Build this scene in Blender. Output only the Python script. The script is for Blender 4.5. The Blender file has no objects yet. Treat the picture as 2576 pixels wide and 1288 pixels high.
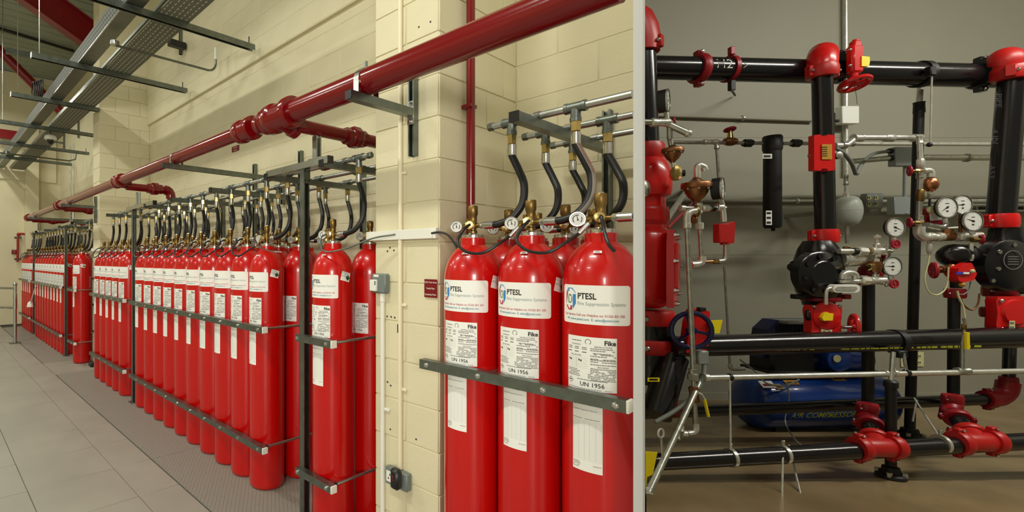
import bpy, bmesh, math, random
from mathutils import Vector, Matrix, Quaternion
random.seed(7)
SC = bpy.context.scene
COL = SC.collection
# ------------------------------------------------------------------ camera
FPX, CX, CY, H = 1220.0, 810.0, 652.0, 1.71      # focal length and principal point in pixels of a 2576x1288 frame
cam = bpy.data.cameras.new('camera'); camo = bpy.data.objects.new('camera', cam); COL.objects.link(camo)
cam.sensor_width = 36.0; cam.sensor_fit = 'HORIZONTAL'; cam.lens = FPX / 2576 * 36.0
cam.shift_x = (1288 - CX) / 2576; cam.shift_y = (CY - 644) / 2576
cam.clip_start = 0.05; cam.clip_end = 100
camo.location = (0, 0, H); camo.rotation_euler = (math.pi / 2, 0, 0)
SC.camera = camo
# ------------------------------------------------------------------ world, colour management
w = bpy.data.worlds.new('world'); SC.world = w; w.use_nodes = True
w.node_tree.nodes['Background'].inputs[0].default_value = (0.75, 0.8, 0.85, 1)
w.node_tree.nodes['Background'].inputs[1].default_value = 0.03
SC.view_settings.view_transform = 'Standard'; SC.view_settings.look = 'None'
SC.view_settings.exposure = 0.15; SC.view_settings.gamma = 1.0; SC.view_settings.use_curve_mapping = False
# ------------------------------------------------------------------ left hall frame: u runs away along the wall, v towards the wall
_n = math.hypot(1000, FPX)
DV = Vector((-1000 / _n, FPX / _n, 0)); EV = -DV; NV = Vector((FPX / _n, 1000 / _n, 0)); ZV = Vector((0, 0, 1))
XV = Vector((1, 0, 0)); YV = Vector((0, 1, 0))
TH = math.atan2(EV.y, EV.x)
def L(u, v, z): return DV * u + NV * v + ZV * z
LB = (EV, NV, ZV)
WB = (XV, YV, ZV)
def R(x, y, Y): return Vector(((x - CX) * Y / FPX, Y, H - (y - CY) * Y / FPX))   # a point of the right plant room from its direction and depth
# ------------------------------------------------------------------ lights (the lamps of the two rooms)
def area(name, loc, sx, sy, power, col=(1, .94, .82), aim=None):
    l = bpy.data.lights.new(name, 'AREA'); l.shape = 'RECTANGLE'; l.size = sx; l.size_y = sy; l.energy = power; l.color = col
    o = bpy.data.objects.new(name, l); COL.objects.link(o); o.location = loc
    if aim is not None: o.rotation_euler = (Vector(aim) - Vector(loc)).to_track_quat('-Z', 'Y').to_euler()
    return o
LAMPC = (1, .985, .87)
for (u, v, pw) in ((1.6, -0.6, 105), (5.6, -0.6, 72), (9.6, -0.4, 72), (13.0, 0.4, 60), (3.0, -4.5, 85), (9.0, -4.0, 95)):
    o = area('hall_ceiling_lamp', L(u, v, 5.6), 1.5, 0.2, pw, LAMPC); o.rotation_euler = (0, 0, TH)
area('hall_window', L(-3.6, -4.2, 2.75), 1.6, 1.4, 260, (1, .98, .90), aim=L(2.5, 2.2, 1.6))
o = area('plant_room_lamp', (5.0, 1.35, 4.25), 2.4, 0.09, 88, (1, .96, .85), aim=(4.9, 2.6, 1.6))
o = area('plant_room_lamp', (2.6, 0.5, 4.25), 1.2, 0.09, 17, (1, .96, .85), aim=(2.9, 2.6, 1.0))
# ------------------------------------------------------------------ materials
MATS = {}
def mat(name, col, rough=.5, metal=0., spec=.5, var=0., scale=6., bump=0., bscale=60., coat=0., var2=None, detail=4.):
    if name in MATS: return MATS[name]
    m = bpy.data.materials.new(name); m.use_nodes = True; nt = m.node_tree; b = nt.nodes['Principled BSDF']
    b.inputs['Base Color'].default_value = (*col, 1); b.inputs['Roughness'].default_value = rough; b.inputs['Metallic'].default_value = metal
    b.inputs['Specular IOR Level'].default_value = spec; b.inputs['Coat Weight'].default_value = coat; b.inputs['Coat Roughness'].default_value = .05
    tc = nt.nodes.new('ShaderNodeTexCoord')
    if var or var2:
        nz = nt.nodes.new('ShaderNodeTexNoise'); nz.inputs['Scale'].default_value = scale; nz.inputs['Detail'].default_value = detail
        nt.links.new(tc.outputs['Object'], nz.inputs['Vector'])
        rp = nt.nodes.new('ShaderNodeValToRGB'); rp.color_ramp.elements[0].position = .3; rp.color_ramp.elements[1].position = .7
        c2 = var2 or tuple(min(1, c * (1 + var)) for c in col)
        c1 = tuple(c * (1 - var) for c in col)
        rp.color_ramp.elements[0].color = (*c1, 1); rp.color_ramp.elements[1].color = (*c2, 1)
        nt.links.new(nz.outputs['Fac'], rp.inputs['Fac']); nt.links.new(rp.outputs['Color'], b.inputs['Base Color'])
        mr = nt.nodes.new('ShaderNodeMapRange'); mr.inputs['To Min'].default_value = max(0, rough - .06); mr.inputs['To Max'].default_value = min(1, rough + .1)
        nt.links.new(nz.outputs['Fac'], mr.inputs['Value']); nt.links.new(mr.outputs['Result'], b.inputs['Roughness'])
    if bump:
        n2 = nt.nodes.new('ShaderNodeTexNoise'); n2.inputs['Scale'].default_value = bscale; n2.inputs['Detail'].default_value = 3
        nt.links.new(tc.outputs['Object'], n2.inputs['Vector'])
        bp = nt.nodes.new('ShaderNodeBump'); bp.inputs['Strength'].default_value = bump; bp.inputs['Distance'].default_value = .004
        nt.links.new(n2.outputs['Fac'], bp.inputs['Height']); nt.links.new(bp.outputs['Normal'], b.inputs['Normal'])
    MATS[name] = m; return m
def srgb(r, g, b): return tuple(((c / 255) / 12.92 if c / 255 <= .04045 else ((c / 255 + .055) / 1.055) ** 2.4) for c in (r, g, b))
mat('cream_block', srgb(222, 214, 180), .62, var=.03, scale=3, bump=.35, bscale=45)
mat('cream_plain', srgb(220, 212, 178), .6, var=.04, scale=1.5, bump=.2, bscale=30)
mat('cream_pipe', srgb(240, 230, 198), .4)
mat('white_plastic', srgb(238, 238, 228), .35)
mat('white_board', srgb(252, 252, 250), .5)
mat('bottle_red', srgb(196, 8, 6), .24, spec=.45, coat=.35, var=.03, scale=2)
mat('pipe_red', srgb(116, 6, 12), .2, spec=.45, coat=.25, bump=.06, bscale=25)
mat('galv', (.20, .225, .205), .36, .95, var=.15, scale=18)
mat('galv_light', (.50, .52, .49), .26, .92, var=.04, scale=12)
mat('steel', (.62, .62, .60), .22, 1.)
mat('brass', (.26, .165, .055), .38, 1., var=.15, scale=40)
mat('brass_bright', (.62, .46, .18), .25, 1.)
mat('black_rubber', (.006, .006, .006), .42)
mat('black_plastic', (.012, .012, .012), .4)
mat('paper', srgb(244, 244, 238), .5)
mat('ink', (.012, .012, .012), .5)
mat('ink_grey', srgb(150, 165, 165), .5)
mat('ink_line', srgb(120, 120, 118), .5)
mat('ink_red', srgb(190, 95, 105), .5)
mat('ink_teal', srgb(95, 150, 175), .5)
mat('logo_blue', srgb(60, 130, 200), .5)
mat('logo_red', srgb(190, 60, 80), .5)
mat('logo_green', srgb(105, 145, 95), .5)
mat('hazard_green', srgb(30, 75, 50), .5)
mat('stripe_grey', srgb(150, 140, 130), .6)
mat('dial', srgb(225, 226, 220), .35)
mat('sign_red', srgb(120, 8, 20), .35)
mat('socket_grey', srgb(118, 128, 124), .45)
mat('floor_tile', srgb(156, 153, 142), .42, var=.07, scale=2.2, spec=.4, detail=6)
mat('floor_gap', srgb(60, 58, 52), .7)
mat('deck_grey', srgb(150, 157, 140), .6, var=.04)
mat('beam_red', srgb(125, 8, 12), .4)
mat('copper_red', srgb(150, 20, 24), .35)
# checker plate with raised lozenges
def plate_mat():
    m = bpy.data.materials.new('checker_plate'); m.use_nodes = True; nt = m.node_tree; b = nt.nodes['Principled BSDF']
    b.inputs['Base Color'].default_value = (*srgb(146, 142, 132), 1); b.inputs['Roughness'].default_value = .5; b.inputs['Metallic'].default_value = .0
    tc = nt.nodes.new('ShaderNodeTexCoord'); hs = []
    for rz, off in ((TH + .785, 0), (TH - .785, .5)):
        mp = nt.nodes.new('ShaderNodeMapping'); mp.inputs['Rotation'].default_value = (0, 0, rz); mp.inputs['Scale'].default_value = (36, 36, 1)
        mp.inputs['Location'].default_value = (off, off, 0)
        nt.links.new(tc.outputs['Object'], mp.inputs['Vector'])
        fr = nt.nodes.new('ShaderNodeVectorMath'); fr.operation = 'FRACTION'; nt.links.new(mp.outputs[0], fr.inputs[0])
        sb = nt.nodes.new('ShaderNodeVectorMath'); sb.operation = 'SUBTRACT'; sb.inputs[1].default_value = (.5, .5, 0); nt.links.new(fr.outputs[0], sb.inputs[0])
        ml = nt.nodes.new('ShaderNodeVectorMath'); ml.operation = 'MULTIPLY'; ml.inputs[1].default_value = (1.1, 4.2, 0); nt.links.new(sb.outputs[0], ml.inputs[0])
        ln = nt.nodes.new('ShaderNodeVectorMath'); ln.operation = 'LENGTH'; nt.links.new(ml.outputs[0], ln.inputs[0])
        mr = nt.nodes.new('ShaderNodeMapRange'); mr.inputs['From Min'].default_value = .55; mr.inputs['From Max'].default_value = .35; nt.links.new(ln.outputs['Value'], mr.inputs['Value'])
        hs.append(mr)
    mx = nt.nodes.new('ShaderNodeMath'); mx.operation = 'MAXIMUM'
    nt.links.new(hs[0].outputs[0], mx.inputs[0]); nt.links.new(hs[1].outputs[0], mx.inputs[1])
    bp = nt.nodes.new('ShaderNodeBump'); bp.inputs['Strength'].default_value = .9; bp.inputs['Distance'].default_value = .004
    nt.links.new(mx.outputs[0], bp.inputs['Height']); nt.links.new(bp.outputs['Normal'], b.inputs['Normal'])
    MATS['checker_plate'] = m
plate_mat()
def perf_mat(name, col, rot, sc, rad, dark):
    m = bpy.data.materials.new(name); m.use_nodes = True; nt = m.node_tree; b = nt.nodes['Principled BSDF']
    b.inputs['Roughness'].default_value = .65; b.inputs['Metallic'].default_value = .0; b.inputs['Specular IOR Level'].default_value = .2
    tc = nt.nodes.new('ShaderNodeTexCoord'); mp = nt.nodes.new('ShaderNodeMapping'); mp.vector_type = 'POINT'
    mp.inputs['Rotation'].default_value = (0, 0, -rot); mp.inputs['Scale'].default_value = (1, 1, 1); nt.links.new(tc.outputs['Object'], mp.inputs['Vector'])
    ms = nt.nodes.new('ShaderNodeVectorMath'); ms.operation = 'MULTIPLY'; ms.inputs[1].default_value = sc; nt.links.new(mp.outputs[0], ms.inputs[0])
    fr = nt.nodes.new('ShaderNodeVectorMath'); fr.operation = 'FRACTION'; nt.links.new(ms.outputs[0], fr.inputs[0])
    sb = nt.nodes.new('ShaderNodeVectorMath'); sb.operation = 'SUBTRACT'; sb.inputs[1].default_value = (.5, .5, .5); nt.links.new(fr.outputs[0], sb.inputs[0])
    mk = nt.nodes.new('ShaderNodeVectorMath'); mk.operation = 'MULTIPLY'; mk.inputs[1].default_value = rad; nt.links.new(sb.outputs[0], mk.inputs[0])
    ln = nt.nodes.new('ShaderNodeVectorMath'); ln.operation = 'LENGTH'; nt.links.new(mk.outputs[0], ln.inputs[0])
    lt = nt.nodes.new('ShaderNodeMath'); lt.operation = 'LESS_THAN'; lt.inputs[1].default_value = 1; nt.links.new(ln.outputs['Value'], lt.inputs[0])
    mix = nt.nodes.new('ShaderNodeMix'); mix.data_type = 'RGBA'; mix.inputs['A'].default_value = (*col, 1); mix.inputs['B'].default_value = (*dark, 1)
    nt.links.new(lt.outputs[0], mix.inputs['Factor']); nt.links.new(mix.outputs['Result'], b.inputs['Base Color'])
    MATS[name] = m
perf_mat('perf_side', (.13, .14, .125), TH, (16, 1, 20), (4.6, 0, 4.6), (.006, .006, .005))
perf_mat('perf_tray', (.17, .18, .145), TH, (14, 20, 1), (3.0, 8.0, 0), (.55, .56, .46))
# ------------------------------------------------------------------ mesh builder
class B:
    def __init__(s): s.v = []; s.f = []; s.m = []; s.cur = 0
    def add(s, vs, fs):
        o = len(s.v); s.v += [Vector(p) for p in vs]
        for q in fs: s.f.append(tuple(o + i for i in q)); s.m.append(s.cur)
        return s
    def box(s, c, size, ax=WB, ch=0.):
        c = Vector(c); a = [ax[i] * (size[i] / 2) for i in range(3)]
        if ch <= 0:
            vs = [c + a[0] * i + a[1] * j + a[2] * k for i in (-1, 1) for j in (-1, 1) for k in (-1, 1)]
            return s.add(vs, [(0, 1, 3, 2), (4, 6, 7, 5), (0, 4, 5, 1), (2, 3, 7, 6), (0, 2, 6, 4), (1, 5, 7, 3)])
        h = [size[i] / 2 for i in range(3)]; vs = []; idx = {}
        for i in (-1, 1):
            for j in (-1, 1):
                for k in (-1, 1):
                    sg = (i, j, k)
                    for t in range(3):
                        p = c.copy()
                        for q in range(3): p += ax[q] * (sg[q] * (h[q] - (0 if q == t else ch)))
                        idx[(sg, t)] = len(vs); vs.append(p)
        fs = []
        for t in range(3):
            o1, o2 = (t + 1) % 3, (t + 2) % 3
            for sg in (-1, 1):
                q = []
                for (aa, bb) in ((-1, -1), (1, -1), (1, 1), (-1, 1)):
                    g = [0, 0, 0]; g[t] = sg; g[o1] = aa; g[o2] = bb; q.append(idx[(tuple(g), t)])
                fs.append(tuple(q if sg > 0 else q[::-1]))
            for aa in (-1, 1):
                for bb in (-1, 1):
                    g0 = [0, 0, 0]; g1 = [0, 0, 0]; g0[t] = -1; g1[t] = 1
                    g0[o1] = g1[o1] = aa; g0[o2] = g1[o2] = bb; g0 = tuple(g0); g1 = tuple(g1)
                    q = [idx[(g0, o1)], idx[(g1, o1)], idx[(g1, o2)], idx[(g0, o2)]]
                    fs.append(tuple(q if aa * bb < 0 else q[::-1]))
        for i in (-1, 1):
            for j in (-1, 1):
                for k in (-1, 1):
                    q = [idx[((i, j, k), t)] for t in range(3)]; fs.append(tuple(q if i * j * k > 0 else q[::-1]))
        return s.add(vs, fs)
    def tube(s, pts, r, seg=12, caps=True, closed=False, rot=0.):
        P = [Vector(p) for p in pts]; n = len(P)
        rr = list(r) if isinstance(r, (list, tuple)) else [r] * n
        T = []
        for i in range(n):
            a = P[i - 1] if (i > 0 or closed) else P[i]; b = P[(i + 1) % n] if (i < n - 1 or closed) else P[i]
            t = (b - a); T.append(t.normalized() if t.length > 1e-9 else (T[-1] if T else ZV.copy()))
        ref = ZV if abs(T[0].z) < .9 else XV
        N = (ref - T[0] * ref.dot(T[0])).normalized(); vs = []
        for i in range(n):
            if i: 
                q = T[i - 1].rotation_difference(T[i]); N = (q @ N); N = (N - T[i] * N.dot(T[i])).normalized()
            Bn = T[i].cross(N)
            for k in range(seg):
                a = 2 * math.pi * k / seg + rot
                vs.append(P[i] + (N * math.cos(a) + Bn * math.sin(a)) * rr[i])
        fs = []
        for i in range(n if closed else n - 1):
            j = (i + 1) % n
            for k in range(seg): fs.append((i * seg + k, i * seg + (k + 1) % seg, j * seg + (k + 1) % seg, j * seg + k))
        if caps and not closed: fs += [tuple(range(seg))[::-1], tuple((n - 1) * seg + k for k in range(seg))]
        return s.add(vs, fs)
    def lathe(s, prof, o, axis=ZV, seg=20, rot=0., cap=True):
        o = Vector(o); ax = Vector(axis).normalized(); ref = ZV if abs(ax.z) < .9 else XV
        N = (ref - ax * ref.dot(ax)).normalized(); Bn = ax.cross(N); vs = []; rings = []
        for (r, h) in prof:
            if r < 1e-6: rings.append([len(vs)]); vs.append(o + ax * h)
            else:
                rings.append(list(range(len(vs), len(vs) + seg)))
                for k in range(seg):
                    a = 2 * math.pi * k / seg + rot; vs.append(o + ax * h + (N * math.cos(a) + Bn * math.sin(a)) * r)
        fs = []
        for a, b in zip(rings, rings[1:]):
            for k in range(seg):
                k2 = (k + 1) % seg
                if len(a) == 1 and len(b) == 1: continue
                if len(a) == 1: fs.append((a[0], b[k2], b[k]))
                elif len(b) == 1: fs.append((a[k], a[k2], b[0]))
                else: fs.append((a[k], a[k2], b[k2], b[k]))
        if cap and len(rings[0]) > 1: fs.append(tuple(rings[0][::-1]))
        if cap and len(rings[-1]) > 1: fs.append(tuple(rings[-1]))
        return s.add(vs, fs)
    def cyl(s, a, b, r, seg=16, ch=0.):
        a = Vector(a); b = Vector(b); l = (b - a).length
        if ch: return s.lathe([(r - ch, 0), (r, ch), (r, l - ch), (r - ch, l)], a, b - a, seg)
        return s.lathe([(r, 0), (r, l)], a, b - a, seg)
    def hexbar(s, a, b, r, ch=.002): 
        a = Vector(a); b = Vector(b); l = (b - a).length; return s.lathe([(r - ch, 0), (r, ch), (r, l - ch), (r - ch, l)], a, b - a, 6)
    def ball(s, c, r, seg=16, n=8, sq=(1, 1, 1)):
        o = len(s.v); s.lathe([(r * math.sin(math.pi * i / n) if 0 < i < n else 0, -r * math.cos(math.pi * i / n)) for i in range(n + 1)], c, ZV, seg)
        c = Vector(c)
        for i in range(o, len(s.v)): 
            q = s.v[i] - c; s.v[i] = c + Vector((q.x * sq[0], q.y * sq[1], q.z * sq[2]))
        return s
    def ext(s, poly, o, ax, ay, az, ln):
        o = Vector(o); n = len(poly); vs = [o + ax * x + ay * y for x, y in poly] + [o + ax * x + ay * y + az * ln for x, y in poly]
        fs = [(i, (i + 1) % n, n + (i + 1) % n, n + i) for i in range(n)] + [tuple(range(n))[::-1], tuple(range(n, 2 * n))]
        return s.add(vs, fs)
    def chan(s, a, b, opn, w=.041, t=.003, lip=.009):
        a = Vector(a); b = Vector(b); az = (b - a); ln = az.length; az.normalize(); ay = Vector(opn).normalized(); ax = ay.cross(az).normalized(); h = w / 2
        g = h - lip
        poly = [(-h, -h), (h, -h), (h, h), (g, h), (g, h - t), (h - t, h - t), (h - t, -h + t), (-h + t, -h + t), (-h + t, h - t), (-g, h - t), (-g, h), (-h, h)]
        return s.ext(poly, a, ax, ay, az, ln)
    def flat(s, pts): return s.add(pts, [tuple(range(len(pts)))])
    def xf(s, fn): s.v = [fn(p) for p in s.v]; return s
def cr(pts, n=8, closed=False):
    P = [Vector(p) for p in pts]; out = []; m = len(P)
    for i in range(m if closed else m - 1):
        p0 = P[i - 1] if (i or closed) else P[0] * 2 - P[1]; p1 = P[i]; p2 = P[(i + 1) % m]
        p3 = P[(i + 2) % m] if (i + 2 < m or closed) else P[-1] * 2 - P[-2]
        for k in range(n):
            t = k / n; out.append(.5 * ((2 * p1) + (p2 - p0) * t + (2 * p0 - 5 * p1 + 4 * p2 - p3) * t * t + (3 * p1 - p0 - 3 * p2 + p3) * t ** 3))
    if not closed: out.append(P[-1])
    return out
def arc(c, a, b, n=8): # quarter-turn from c+a to c+b (a, b perpendicular, same length)
    return [Vector(c) + Vector(a) * math.cos(math.pi / 2 * i / n) + Vector(b) * math.sin(math.pi / 2 * i / n) for i in range(n + 1)]
WL = {}
def mesh_of(name, b, mats):
    me = bpy.data.meshes.new(name); me.from_pydata([tuple(p) for p in b.v], [], b.f)
    for m in (mats if isinstance(mats, (list, tuple)) else [mats]): me.materials.append(MATS[m])
    if isinstance(mats, (list, tuple)): me.polygons.foreach_set('material_index', b.m)
    me.validate(); me.polygons.foreach_set('use_smooth', [True] * len(me.polygons)); me.set_sharp_from_angle(angle=math.radians(38))
    return me
def part(name, b, m, parent=None, label=None):
    if parent is not None: loc = WL[parent.name]
    else:
        xs = [p.x for p in b.v]; ys = [p.y for p in b.v]; zs = [p.z for p in b.v]
        loc = Vector(((min(xs) + max(xs)) / 2, (min(ys) + max(ys)) / 2, min(zs)))
    b.v = [p - loc for p in b.v]
    o = bpy.data.objects.new(name, mesh_of(name, b, m)); COL.objects.link(o)
    if parent is not None: o.parent = parent
    else: o.location = loc
    WL[o.name] = loc
    if label: o['label'] = label
    return o
def thing(name, label, cat, loc=(0, 0, 0), group=None, rz=0.):
    o = bpy.data.objects.new(name, None); COL.objects.link(o); o.location = loc; o.rotation_euler = (0, 0, rz); o.empty_display_size = .05
    o['label'] = label; o['category'] = cat; WL[o.name] = Vector(loc)
    if group: o['group'] = group
    return o
def tag(o, label, cat, group=None):
    o['label'] = label; o['category'] = cat
    if group: o['group'] = group
    return o
def struct(name, b, m, parent=None):
    o = part(name, b, m, parent)
    if parent is None: o['kind'] = 'structure'
    return o
def dup(o, parent=None, loc=None, rz=None, label=None, group=None, skip=()):
    c = o.copy(); COL.objects.link(c)
    if parent is not None: c.parent = parent
    if loc is not None: c.location = loc
    if rz is not None: c.rotation_euler = (0, 0, rz)
    if label: c['label'] = label
    if group: c['group'] = group
    for ch in o.children:
        if ch.name.split('.')[0] not in skip: dup(ch, c, skip=skip)
    return c
def kill(o):
    for ch in list(o.children): kill(ch)
    bpy.data.objects.remove(o)
_tc = {}
def text(b, s, size, pos, ax, az, align='L', bold=0., mi=None, fit=None):
    """letters as flat faces in the plane ax/az, added to builder b"""
    key = (s, bold)
    if key not in _tc:
        c = bpy.data.curves.new('t', 'FONT'); c.body = s; c.size = 1; c.resolution_u = 2; c.offset = bold
        o = bpy.data.objects.new('t', c); COL.objects.link(o); dg = bpy.context.evaluated_depsgraph_get()
        me = bpy.data.meshes.new_from_object(o.evaluated_get(dg)); 
        _tc[key] = ([(p.co.x, p.co.y) for p in me.vertices], [tuple(p.vertices) for p in me.polygons])
        bpy.data.objects.remove(o); bpy.data.curves.remove(c); bpy.data.meshes.remove(me)
    vs, fs = _tc[key]
    if not vs: return
    w = max(x for x, y in vs); off = {'L': 0, 'C': -w / 2, 'R': -w}[align]
    kx = fit / w if fit else size
    if mi is not None: b.cur = mi
    b.add([Vector(pos) + ax * ((x + off) * kx) + az * (y * size) for x, y in vs], fs)
# ================================================================== LEFT HALL: structure
VW, VP = 2.90, 2.115                 # recessed block wall, face of the piers
PIERS = ((1.60, 2.067), (8.07, 8.42))
UE = 15.0; ZC = 6.6
def onu(x, y, u):                    # point of the plane u = const seen at pixel x, y
    t = (x - CX) / FPX; v = u * (t * DV.y - DV.x) / (NV.x - t * NV.y); p = L(u, v, 0); return u, v, H - (y - CY) * p.y / FPX
def onv(x, y, v):
    t = (x - CX) / FPX; u = v * (t * NV.y - NV.x) / (DV.x - t * DV.y); p = L(u, v, 0); return u, v, H - (y - CY) * p.y / FPX
b = B()
b.box(L(6.0, -2.2, -.115), (26, 10.6, .2), LB)
floor = struct('floor', b, 'floor_gap')
# raised access floor tiles
ft = None
UL = [2.34 + .6 * k for k in range(22)]
VL = [-1.835, -1.225, -.617, -.012, .588, 1.197, 1.497]
for i in range(len(UL) - 1):
    for j in range(len(VL) - 1):
        if VL[j] < -.7: continue
        c = L((UL[i] + UL[i + 1]) / 2, (VL[j] + VL[j + 1]) / 2, -.011)
        key = round(VL[j + 1] - VL[j], 3)
        bb = B().box(c, (.5965, key - .0035, .022), LB, .0015)
        o = part('floor_tile', bb, 'floor_tile', floor)
for (u0, u1, v0, v1) in ((8.055, 8.66, 1.5, 2.11), (8.66, 9.055, 1.5, 2.11), (8.43, 8.66, 2.11, 2.88), (8.66, 9.055, 2.11, 2.88)):
    part('floor_tile', B().box(L((u0 + u1) / 2, (v0 + v1) / 2, -.011), (u1 - u0 - .0035, v1 - v0 - .0035, .022), LB, .0015), 'floor_tile', floor)
for (u0, u1) in ((.75, 2.34), (2.34, 4.13), (4.13, 6.1), (6.1, 8.05), (9.06, 10.7), (10.7, 12.4), (12.4, 14.4)):
    v1 = 2.1 if u0 < 1 else 2.88
    part('checker_plate', B().box(L((u0 + u1) / 2, (1.505 + v1) / 2, -.009), (u1 - u0 - .006, v1 - 1.505 - .006, .022), LB, .001), 'checker_plate', floor)
bb = B().box(L(-1.2, -3.2, -.011), (7.0, 9.3, .022), LB)
struct('floor', bb, 'floor_tile')
struct('floor', B().box(L(8.8, -3.9, -.011), (12.8, 6.4, .022), LB), 'floor_tile')
# walls
UPART = .904                         # where the recess wall meets the partition
def wall(name, c, s): return struct(name, B().box(c, s, LB), 'cream_plain')
wr = struct('wall_right', B().ext([(q.x, q.y) for q in (L(UPART, VW, 0), L(.965, VW + .14, 0), L(UE, VW + .14, 0), L(UE, VW, 0))], (0, 0, 0), XV, YV, ZV, ZC), 'cream_plain')
wu = struct('trim_1', B().box(L((8.07 + 2.067) / 2, VW - .02, (3.93 + ZC) / 2), (6.003, .04, ZC - 3.93), LB), 'cream_plain')
we = wall('wall_end', L(UE + .1, -2.2, ZC / 2), (.2, 10.6, ZC))
wall('wall_left', L(6, -7.4, ZC / 2), (26, .2, ZC))
wall('wall_behind', L(-4.6, -3.0, ZC / 2), (.2, 9.0, ZC))
struct('trim_2', B().box(L(UE - .03, -2.2, 5.2), (.06, 10.0, 2.8), LB), 'cream_plain')
struct('trim_3', B().box(L(UE - .14, 2.2, 2.6), (.28, .30, 5.2), LB), 'cream_plain')
piers = []
for k, (u0, u1) in enumerate(PIERS):
    p = struct('wall_pier_%s' % ('near', 'middle', 'far')[k], B().box(L((u0 + u1) / 2, (VP + VW) / 2, ZC / 2), (u1 - u0 - .008, VW - VP - .004, ZC), LB), 'cream_block')
    piers.append(p)
# painted concrete blocks, joints recessed
_blk = {}
def block(par, c, ln, dirn, out, h=.217):
    """block face of length ln along dirn, 10 mm deep, proud along out"""
    key = (round(ln, 3), round(h, 3), tuple(round(q, 2) for q in dirn))
    if key not in _blk:
        bb = B().box((0, 0, 0), (ln - .006, .012, h), (dirn, out, ZV), .0022); _blk[key] = mesh_of('block', bb, 'cream_block')
    o = bpy.data.objects.new('block', _blk[key]); COL.objects.link(o); o.parent = par; o.location = c - WL[par.name]
def course_wall(par, u0, u1, z0, z1, v, first):
    z = z0; k = 0
    while z < z1 - .05:
        u = u0; ln = first if k % 2 == 0 else first + .225
        while u < u1 - .02:
            e = min(u + ln, u1)
            if u1 - e < .06: e = u1
            block(par, L((u + e) / 2, v + .003, z + .1125), e - u, EV, NV); u = e; ln = .45
        z += .225; k += 1
course_wall(wr, UPART + .005, 1.595, 1.35, 4.05, VW, .2)
course_wall(wr, 2.075, 8.065, 1.575, 3.9, VW, .3)
course_wall(wu, 2.075, 8.065, 3.935, 5.3, VW - .04, .2)
for k, (u0, u1) in enumerate(PIERS[:2]):
    p = piers[k]; w_ = u1 - u0
    for c in range(21 if k == 0 else 22):
        z = c * .225 + .1125
        if c % 2 == 0:
            block(p, L((u0 + u1) / 2, VP + .003, z), w_, EV, NV)
            sp = (.24, .63)
        else:
            block(p, L(u0 + w_ * .24, VP + .002, z), w_ * .48, EV, NV); block(p, L(u0 + w_ * .74, VP + .002, z), w_ * .52, EV, NV)
            sp = (.45,)
        v = VP
        for q in list(sp) + [VW - VP]:
            block(p, L(u0 + .002, (v + VP + q) / 2, z), VP + q - v, NV, EV); v = VP + q
# ceiling deck: ribbed sheets running across the hall
poly = []
x = -5.0
while x < 15.1:
    poly += [(x, 0), (x + .02, .03), (x + .06, .03), (x + .08, 0)]; x += .3
poly += [(15.1, .1), (-5.0, .1)]
b = B().ext([(-q, r) for q, r in poly][::-1], L(0, -7.4, ZC), EV, ZV, NV, 10.3)
struct('ceiling', b, 'deck_grey')
# red roof rafter and brace
def along(a, c, wd, ht, nm, label, web=True):
    a = Vector(a); c = Vector(c); t = (c - a).normalized(); s_ = t.cross(ZV).normalized(); up = s_.cross(t).normalized(); ln = (c - a).length; m = (a + c) / 2
    ax = (t, s_, up)
    o = thing(nm, label, 'beam', tuple(a))
    part('web', B().box(m, (ln, .02, ht - .02), ax), 'beam_red', o)
    part('flange', B().box(m - up * ht / 2, (ln, wd, .025), ax, .004), 'beam_red', o); part('flange', B().box(m + up * ht / 2, (ln, wd, .025), ax, .004), 'beam_red', o)
p0 = L(*onu(258, 112, 9.3)); p1 = L(*onu(110, 5, 9.3))
along(p0 + (p0 - p1) * .55, p1 + (p1 - p0) * .6, .22, .45, 'roof_rafter', 'dark red steel roof rafter with wide flange under the ribbed ceiling')
p0 = L(*onu(20, 148, 12.6)); p1 = L(*onu(130, 258, 12.6))
tag(part('roof_brace', B().tube([p0 + (p0 - p1) * .3, p1 + (p1 - p0) * .2], .1, 16), 'beam_red'), 'red tubular roof brace slanting down behind the perforated trunking', 'brace')
tag(part('roof_brace', B().box(L(*onu(14, 338, 14.6)), (.12, .6, .22), LB), 'beam_red'), 'short red steel member low at the left edge beyond the trunking', 'brace')
# ================================================================== overhead: struts, trunking, tray
SU = [4.6, 6.36, 8.04, 9.75, 11.5, 13.1]
nth = ['nearest', 'second nearest', 'third nearest', 'fourth nearest', 'fifth nearest', 'farthest']
for k, u in enumerate(SU):
    ve = 2.80 if k != 2 else 2.10
    o = thing('support_strut', '%s galvanized channel strut hung crosswise under the overhead trunking' % nth[k], 'strut', tuple(L(u, .94, 4.0)), 'hung channel struts')
    part('channel', B().chan(L(u, .94, 4.03), L(u, ve, 4.03), -ZV, .06), 'galv', o)
    part('end_cap', B().box(L(u, .938, 4.03), (.06, .008, .06), LB), 'white_plastic', o)
    part('hanger_rod', B().cyl(L(u, 1.02, 4.05), L(u, 1.02, ZC), .006, 6), 'galv_light', o)
    part('hanger_rod', B().cyl(L(u, ve - .06, 4.0), L(u, ve - .06, 4.14), .007, 6), 'black_plastic', o)
o = thing('cable_trunking', 'long grey trunking with perforated side resting on the overhead struts', 'trunking', tuple(L(9, 1.5, 4.07)))
part('side', B().box(L(8.6, 1.426, 4.155), (12.6, .004, .17), LB), 'perf_side', o)
part('base', B().box(L(8.6, 1.505, 4.066), (12.6, .16, .005), LB), 'galv', o)
part('side', B().box(L(8.6, 1.583, 4.12), (12.6, .004, .11), LB), 'galv', o)
part('lip', B().box(L(8.6, 1.428, 4.068), (12.6, .012, .010), LB), 'galv_light', o)
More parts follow.
